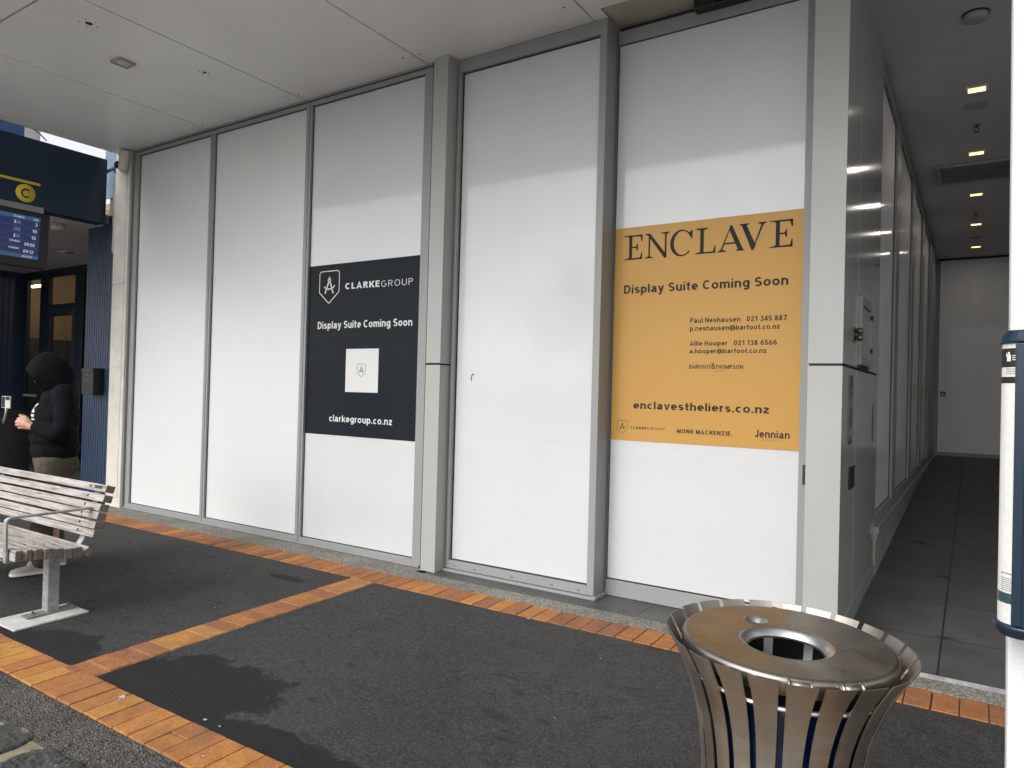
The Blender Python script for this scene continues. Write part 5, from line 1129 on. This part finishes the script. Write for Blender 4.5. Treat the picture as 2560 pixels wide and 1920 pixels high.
# ================================================================== PERSON
Bp = Vector((-6.17, 2.75, 0)); F = Vector((-.38, -.925, 0)).normalized(); Lv = Vector((-F.y, F.x, 0)); GZ = gz(2.75)
W = lambda f, l, z: Bp + F * f + Lv * l + Vector((0, 0, z))
rotF = Matrix((F, Lv, Vector((0, 0, 1)))).transposed()
def limb(b, pts, n=14):
    """tapered chain: tube plus balls at the joints (fused afterwards by the voxel remesh)"""
    P = [W(*p[:3]) for p in pts]; r = [p[3] for p in pts]
    for i in range(len(P) - 1): b.tube([P[i], P[i + 1]], [r[i], r[i + 1]], n)
    for p, q in zip(P, r): b.ball(p, q, 8)
def bell(b, f, l, z, rf, rl, rz, tilt=0.0): b.ball(W(f, l, z), (rf, rl, rz), 12, rotF @ Matrix.Rotation(tilt, 3, 'Y'))
def fuse(b, name, voxel, m, parent=None, smooth=6, fold=0.0, seed=0):
    me = b.mesh(name); o = bpy.data.objects.new(name, me); COL.objects.link(o)
    r_ = o.modifiers.new('r', 'REMESH'); r_.mode = 'VOXEL'; r_.voxel_size = voxel; r_.use_smooth_shade = True
    s_ = o.modifiers.new('s', 'SMOOTH'); s_.factor = 0.5; s_.iterations = smooth
    dg = bpy.context.evaluated_depsgraph_get(); nm = bpy.data.meshes.new_from_object(o.evaluated_get(dg)); o.modifiers.clear(); o.data = nm; bpy.data.meshes.remove(me)
    nm.name = name
    if fold:
        for v in nm.vertices:
            p = v.co
            d = noise.noise((p.x * 7 + seed, p.y * 7, p.z * 11)) + 0.6 * noise.noise((p.x * 15, p.y * 15 + seed, p.z * 24))
            d -= 1.1 * max(0, 0.22 - abs(noise.noise((p.x * 6 + 4, p.y * 6, p.z * 15 + seed)))) * 2
            v.co = p + v.normal * d * fold
    nm.polygons.foreach_set('use_smooth', [True] * len(nm.polygons)); nm.materials.clear(); nm.materials.append(m)
    if parent is not None: o.parent = parent
    return o
# continuous body (skin): pelvis, spine, neck, head with face, arms, hands with fingers, legs
b = MB()
limb(b, [(-0.06, 0, 0.90, .13), (-0.07, 0, 1.10, .12), (-0.09, 0, 1.30, .12), (-0.085, 0, 1.38, .075), (-0.045, 0, 1.45, .055), (-0.01, 0, 1.50, .055)])
bell(b, -0.005, 0, 1.545, .098, .076, .105, 0.35); bell(b, 0.045, 0, 1.50, .06, .055, .062, 0.35)
limb(b, [(0.088, 0, 1.560, .010), (0.105, 0, 1.528, .014)]); bell(b, 0.078, 0, 1.488, .016, .026, .008); bell(b, 0.07, 0.03, 1.56, .014, .016, .010); bell(b, 0.07, -0.03, 1.56, .014, .016, .010); bell(b, 0.07, 0, 1.455, .022, .022, .018)
for s_ in (1, -1):
    bell(b, -0.015, 0.078 * s_, 1.53, .022, .010, .032, 0.3)
    limb(b, [(-0.10, .17 * s_, 1.36, .055), (-0.105, .24 * s_, 1.21, .046), (-0.085, .265 * s_, 1.065, .040), (0.01, .19 * s_, 1.072, .035), (0.088, .105 * s_, 1.090, .026)])
    limb(b, [(-0.06, .09 * s_, 0.88, .085), (-0.04, .105 * s_, 0.48, .055), (-0.055, .105 * s_, 0.30, .05), (-0.07, .105 * s_, 0.07, .035)])
# left hand (towards the viewer): palm and five fingers wrapped round the right hand
limb(b, [(0.088, .105, 1.090, .026), (0.112, .082, 1.104, .030), (0.140, .062, 1.122, .028)])
bell(b, 0.125, 0.075, 1.112, .042, .020, .036, -0.5)
for i, (f0, z0, f1, z1, f2, z2, rr) in enumerate(((0.152, 1.148, 0.188, 1.156, 0.192, 1.132, .0100), (0.160, 1.128, 0.198, 1.132, 0.200, 1.108, .0105), (0.158, 1.108, 0.196, 1.108, 0.195, 1.086, .0100), (0.148, 1.088, 0.180, 1.084, 0.178, 1.066, .0085))):
    limb(b, [(f0 - 0.02, 0.062, z0 - 0.006, .012), (f0 + 0.01, 0.056 - 0.002 * i, z0, rr + .001), (f1, 0.030, z1, rr), (f2 - 0.012, -0.002, z2 + 0.012, rr * 0.9)], 10)
limb(b, [(0.110, 0.066, 1.130, .014), (0.138, 0.052, 1.166, .0125), (0.168, 0.034, 1.176, .0105)], 10)
# right hand held inside it
limb(b, [(0.088, -.105, 1.090, .026), (0.118, -.070, 1.108, .029), (0.140, -.035, 1.122, .027)]); bell(b, 0.128, -0.05, 1.115, .042, .020, .036, -0.5)
for i, z0 in enumerate((1.150, 1.130, 1.110, 1.090)):
    limb(b, [(0.140, -0.040, z0 - 0.004, .012), (0.178, -0.028, z0 + 0.006, .010), (0.182, 0.004, z0 - 0.002, .0095), (0.156, 0.016, z0 - 0.008, .0085)], 10)
limb(b, [(0.112, -0.048, 1.138, .013), (0.148, -0.030, 1.176, .0115), (0.176, -0.006, 1.182, .010)], 10)
person = fuse(b, 'person', 0.0052, SKIN, None, 3)
tag(person, 'person in black hooded sweatshirt and khaki trousers standing with hands clasped', 'person')
# trousers
b = MB(); bell(b, -0.065, 0, 0.84, .155, .19, .13); bell(b, -0.11, 0.07, 0.80, .12, .10, .12); bell(b, -0.11, -0.07, 0.80, .12, .10, .12)
for s_ in (1, -1):
    fo = 0.055 if s_ > 0 else -0.03
    limb(b, [(-0.05, .095 * s_, 0.80, .125), (-0.045, .11 * s_, 0.62, .110), (-0.03 + fo * .5, .115 * s_, 0.42, .088), (-0.045 + fo, .115 * s_, 0.22, .078), (-0.05 + fo, .115 * s_, 0.07, .075)])
fuse(b, 'trousers', 0.009, PANTS, person, 8, 0.007, 3)
# hooded sweatshirt with hood opening
b = MB()
bell(b, -0.065, 0, 0.92, .175, .215, .115); bell(b, -0.055, 0, 1.02, .170, .215, .16); bell(b, -0.065, 0, 1.17, .168, .212, .17); bell(b, -0.085, 0, 1.30, .135, .205, .13); bell(b, -0.10, 0, 1.39, .10, .15, .075)
bell(b, -0.065, 0, 0.875, .165, .205, .06)
for s_ in (1, -1):
    limb(b, [(-0.10, .160 * s_, 1.355, .082), (-0.110, .228 * s_, 1.24, .074), (-0.100, .268 * s_, 1.09, .066), (-0.065, .262 * s_, 1.055, .066), (0.01, .195 * s_, 1.075, .055), (0.062, .135 * s_, 1.088, .046)])
    limb(b, [(0.060, .137 * s_, 1.088, .040), (0.082, .112 * s_, 1.092, .037)])
# hood: shell of balls swept from the nape over the head to the brim, open in front
limb(b, [(-0.095, 0, 1.42, .092), (-0.085, 0, 1.50, .100), (-0.045, 0, 1.555, .112)])
hood_sh = fuse(b, 'hooded_sweatshirt', 0.0085, HOOD, person, 6, 0.0065, 1)
b = MB()
def hoodring(tf, tz, bf, bz, rl):           # one rib of the hood: an ellipse between a top point and a bottom point
    pts = []
    for k in range(28):
        a = 2 * math.pi * k / 28; u = math.cos(a) * rl; v = math.sin(a) * 0.5 + 0.5
        pts.append(W(bf + (tf - bf) * v, u, bz + (tz - bz) * v))
    return pts
ribs = [hoodring(*q) for q in ((-.160, 1.49, -.155, 1.43, .04), (-.150, 1.56, -.155, 1.37, .09), (-.10, 1.640, -.14, 1.335, .120), (-.03, 1.690, -.11, 1.32, .132), (.045, 1.688, -.055, 1.315, .132), (.108, 1.632, 0.0, 1.335, .120), (.158, 1.538, .042, 1.368, .098),
        (.145, 1.532, .040, 1.385, .086), (.08, 1.60, .0, 1.375, .108), (.0, 1.64, -.06, 1.37, .112))]
vs = [p for r_ in ribs for p in r_]; n = 28
fs = [(i * n + k, i * n + (k + 1) % n, (i + 1) * n + (k + 1) % n, (i + 1) * n + k) for i in range(len(ribs) - 1) for k in range(n)] + [tuple(range(n))]
b.add(vs, fs, True)
ho = b.build('hood', HOOD, None); ho.parent = hood_sh
ss = ho.modifiers.new('s', 'SUBSURF'); ss.levels = 2; ss.render_levels = 2
# white print on the chest, wrapped on the cloth
bvh = BVHTree.FromPolygons([v.co for v in hood_sh.data.vertices], [p.vertices for p in hood_sh.data.polygons])
b = MB()
def patch(l0, l1, z0, z1, sh=0.0):
    n = 6; vs = []
    for j in range(n + 1):
        for i in range(n + 1):
            l = l0 + (l1 - l0) * i / n; z = z0 + (z1 - z0) * j / n; l += sh * j / n
            h = bvh.ray_cast(W(0.6, l, z), -F); p = h[0] if h[0] else W(0.1, l, z); vs.append(p + F * 0.004)
    b.add(vs, [(j * (n + 1) + i, j * (n + 1) + i + 1, (j + 1) * (n + 1) + i + 1, (j + 1) * (n + 1) + i) for j in range(n) for i in range(n)], True)
patch(0.0, 0.07, 1.255, 1.275); patch(0.02, 0.045, 1.225, 1.256, 0.02); patch(0.0, 0.075, 1.205, 1.226)
for k in range(3): patch(-0.13 + k * 0.045, -0.10 + k * 0.045, 1.165, 1.27)
patch(0.0, 0.08, 1.172, 1.192); patch(0.02, 0.085, 1.145, 1.162)
pr_ = b.build('chest_print', INK_W, None); pr_.parent = hood_sh
# shoes
def shoe(f0, l0, yaw):
    b = MB(); u = MB(); c_, s_ = math.cos(yaw), math.sin(yaw)
    def ws(x, y, z): return W(f0 + x * c_ - y * s_, l0 + x * s_ + y * c_, GZ + z)
    secs = [(-0.085, .026, .070), (-0.075, .034, .085), (-0.03, .036, .088), (0.02, .038, .078), (0.06, .043, .070), (0.10, .047, .060), (0.14, .044, .054), (0.17, .030, .044), (0.182, .010, .026)]
    vs = []; n = 16
    for x, hw2, h in secs:
        for k in range(n):
            a = math.pi * k / (n - 1); vs.append(ws(x, hw2 * math.cos(a), 0.012 + (h - 0.012) * math.sin(a) ** 0.8))
    b.add(vs, [(i * n + k, i * n + k + 1, (i + 1) * n + k + 1, (i + 1) * n + k) for i in range(len(secs) - 1) for k in range(n - 1)] + [tuple(range(n)), tuple(range((len(secs) - 1) * n, len(secs) * n))], True)
    o = b.build('shoe', SHOE, None); o.parent = person
    pts = [(x, hw2 + 0.004) for x, hw2, h in secs] + [(x, -hw2 - 0.004) for x, hw2, h in reversed(secs)]
    u.prism(pts, lambda a, c, t: ws(a, c, t), 0.0, 0.022); q = u.build('sole', WHITE, None, 0.003); q.parent = o
    t = MB()
    for k in range(4): t.tube([ws(0.035 + k * 0.018, -0.022, 0.070 - k * 0.006), ws(0.035 + k * 0.018, 0, 0.077 - k * 0.006), ws(0.035 + k * 0.018, 0.022, 0.070 - k * 0.006)], 0.003, 6)
    q = t.build('laces', WHITE, None); q.parent = o
shoe(0.03, 0.115, 0.12); shoe(-0.085, -0.115, -0.12)
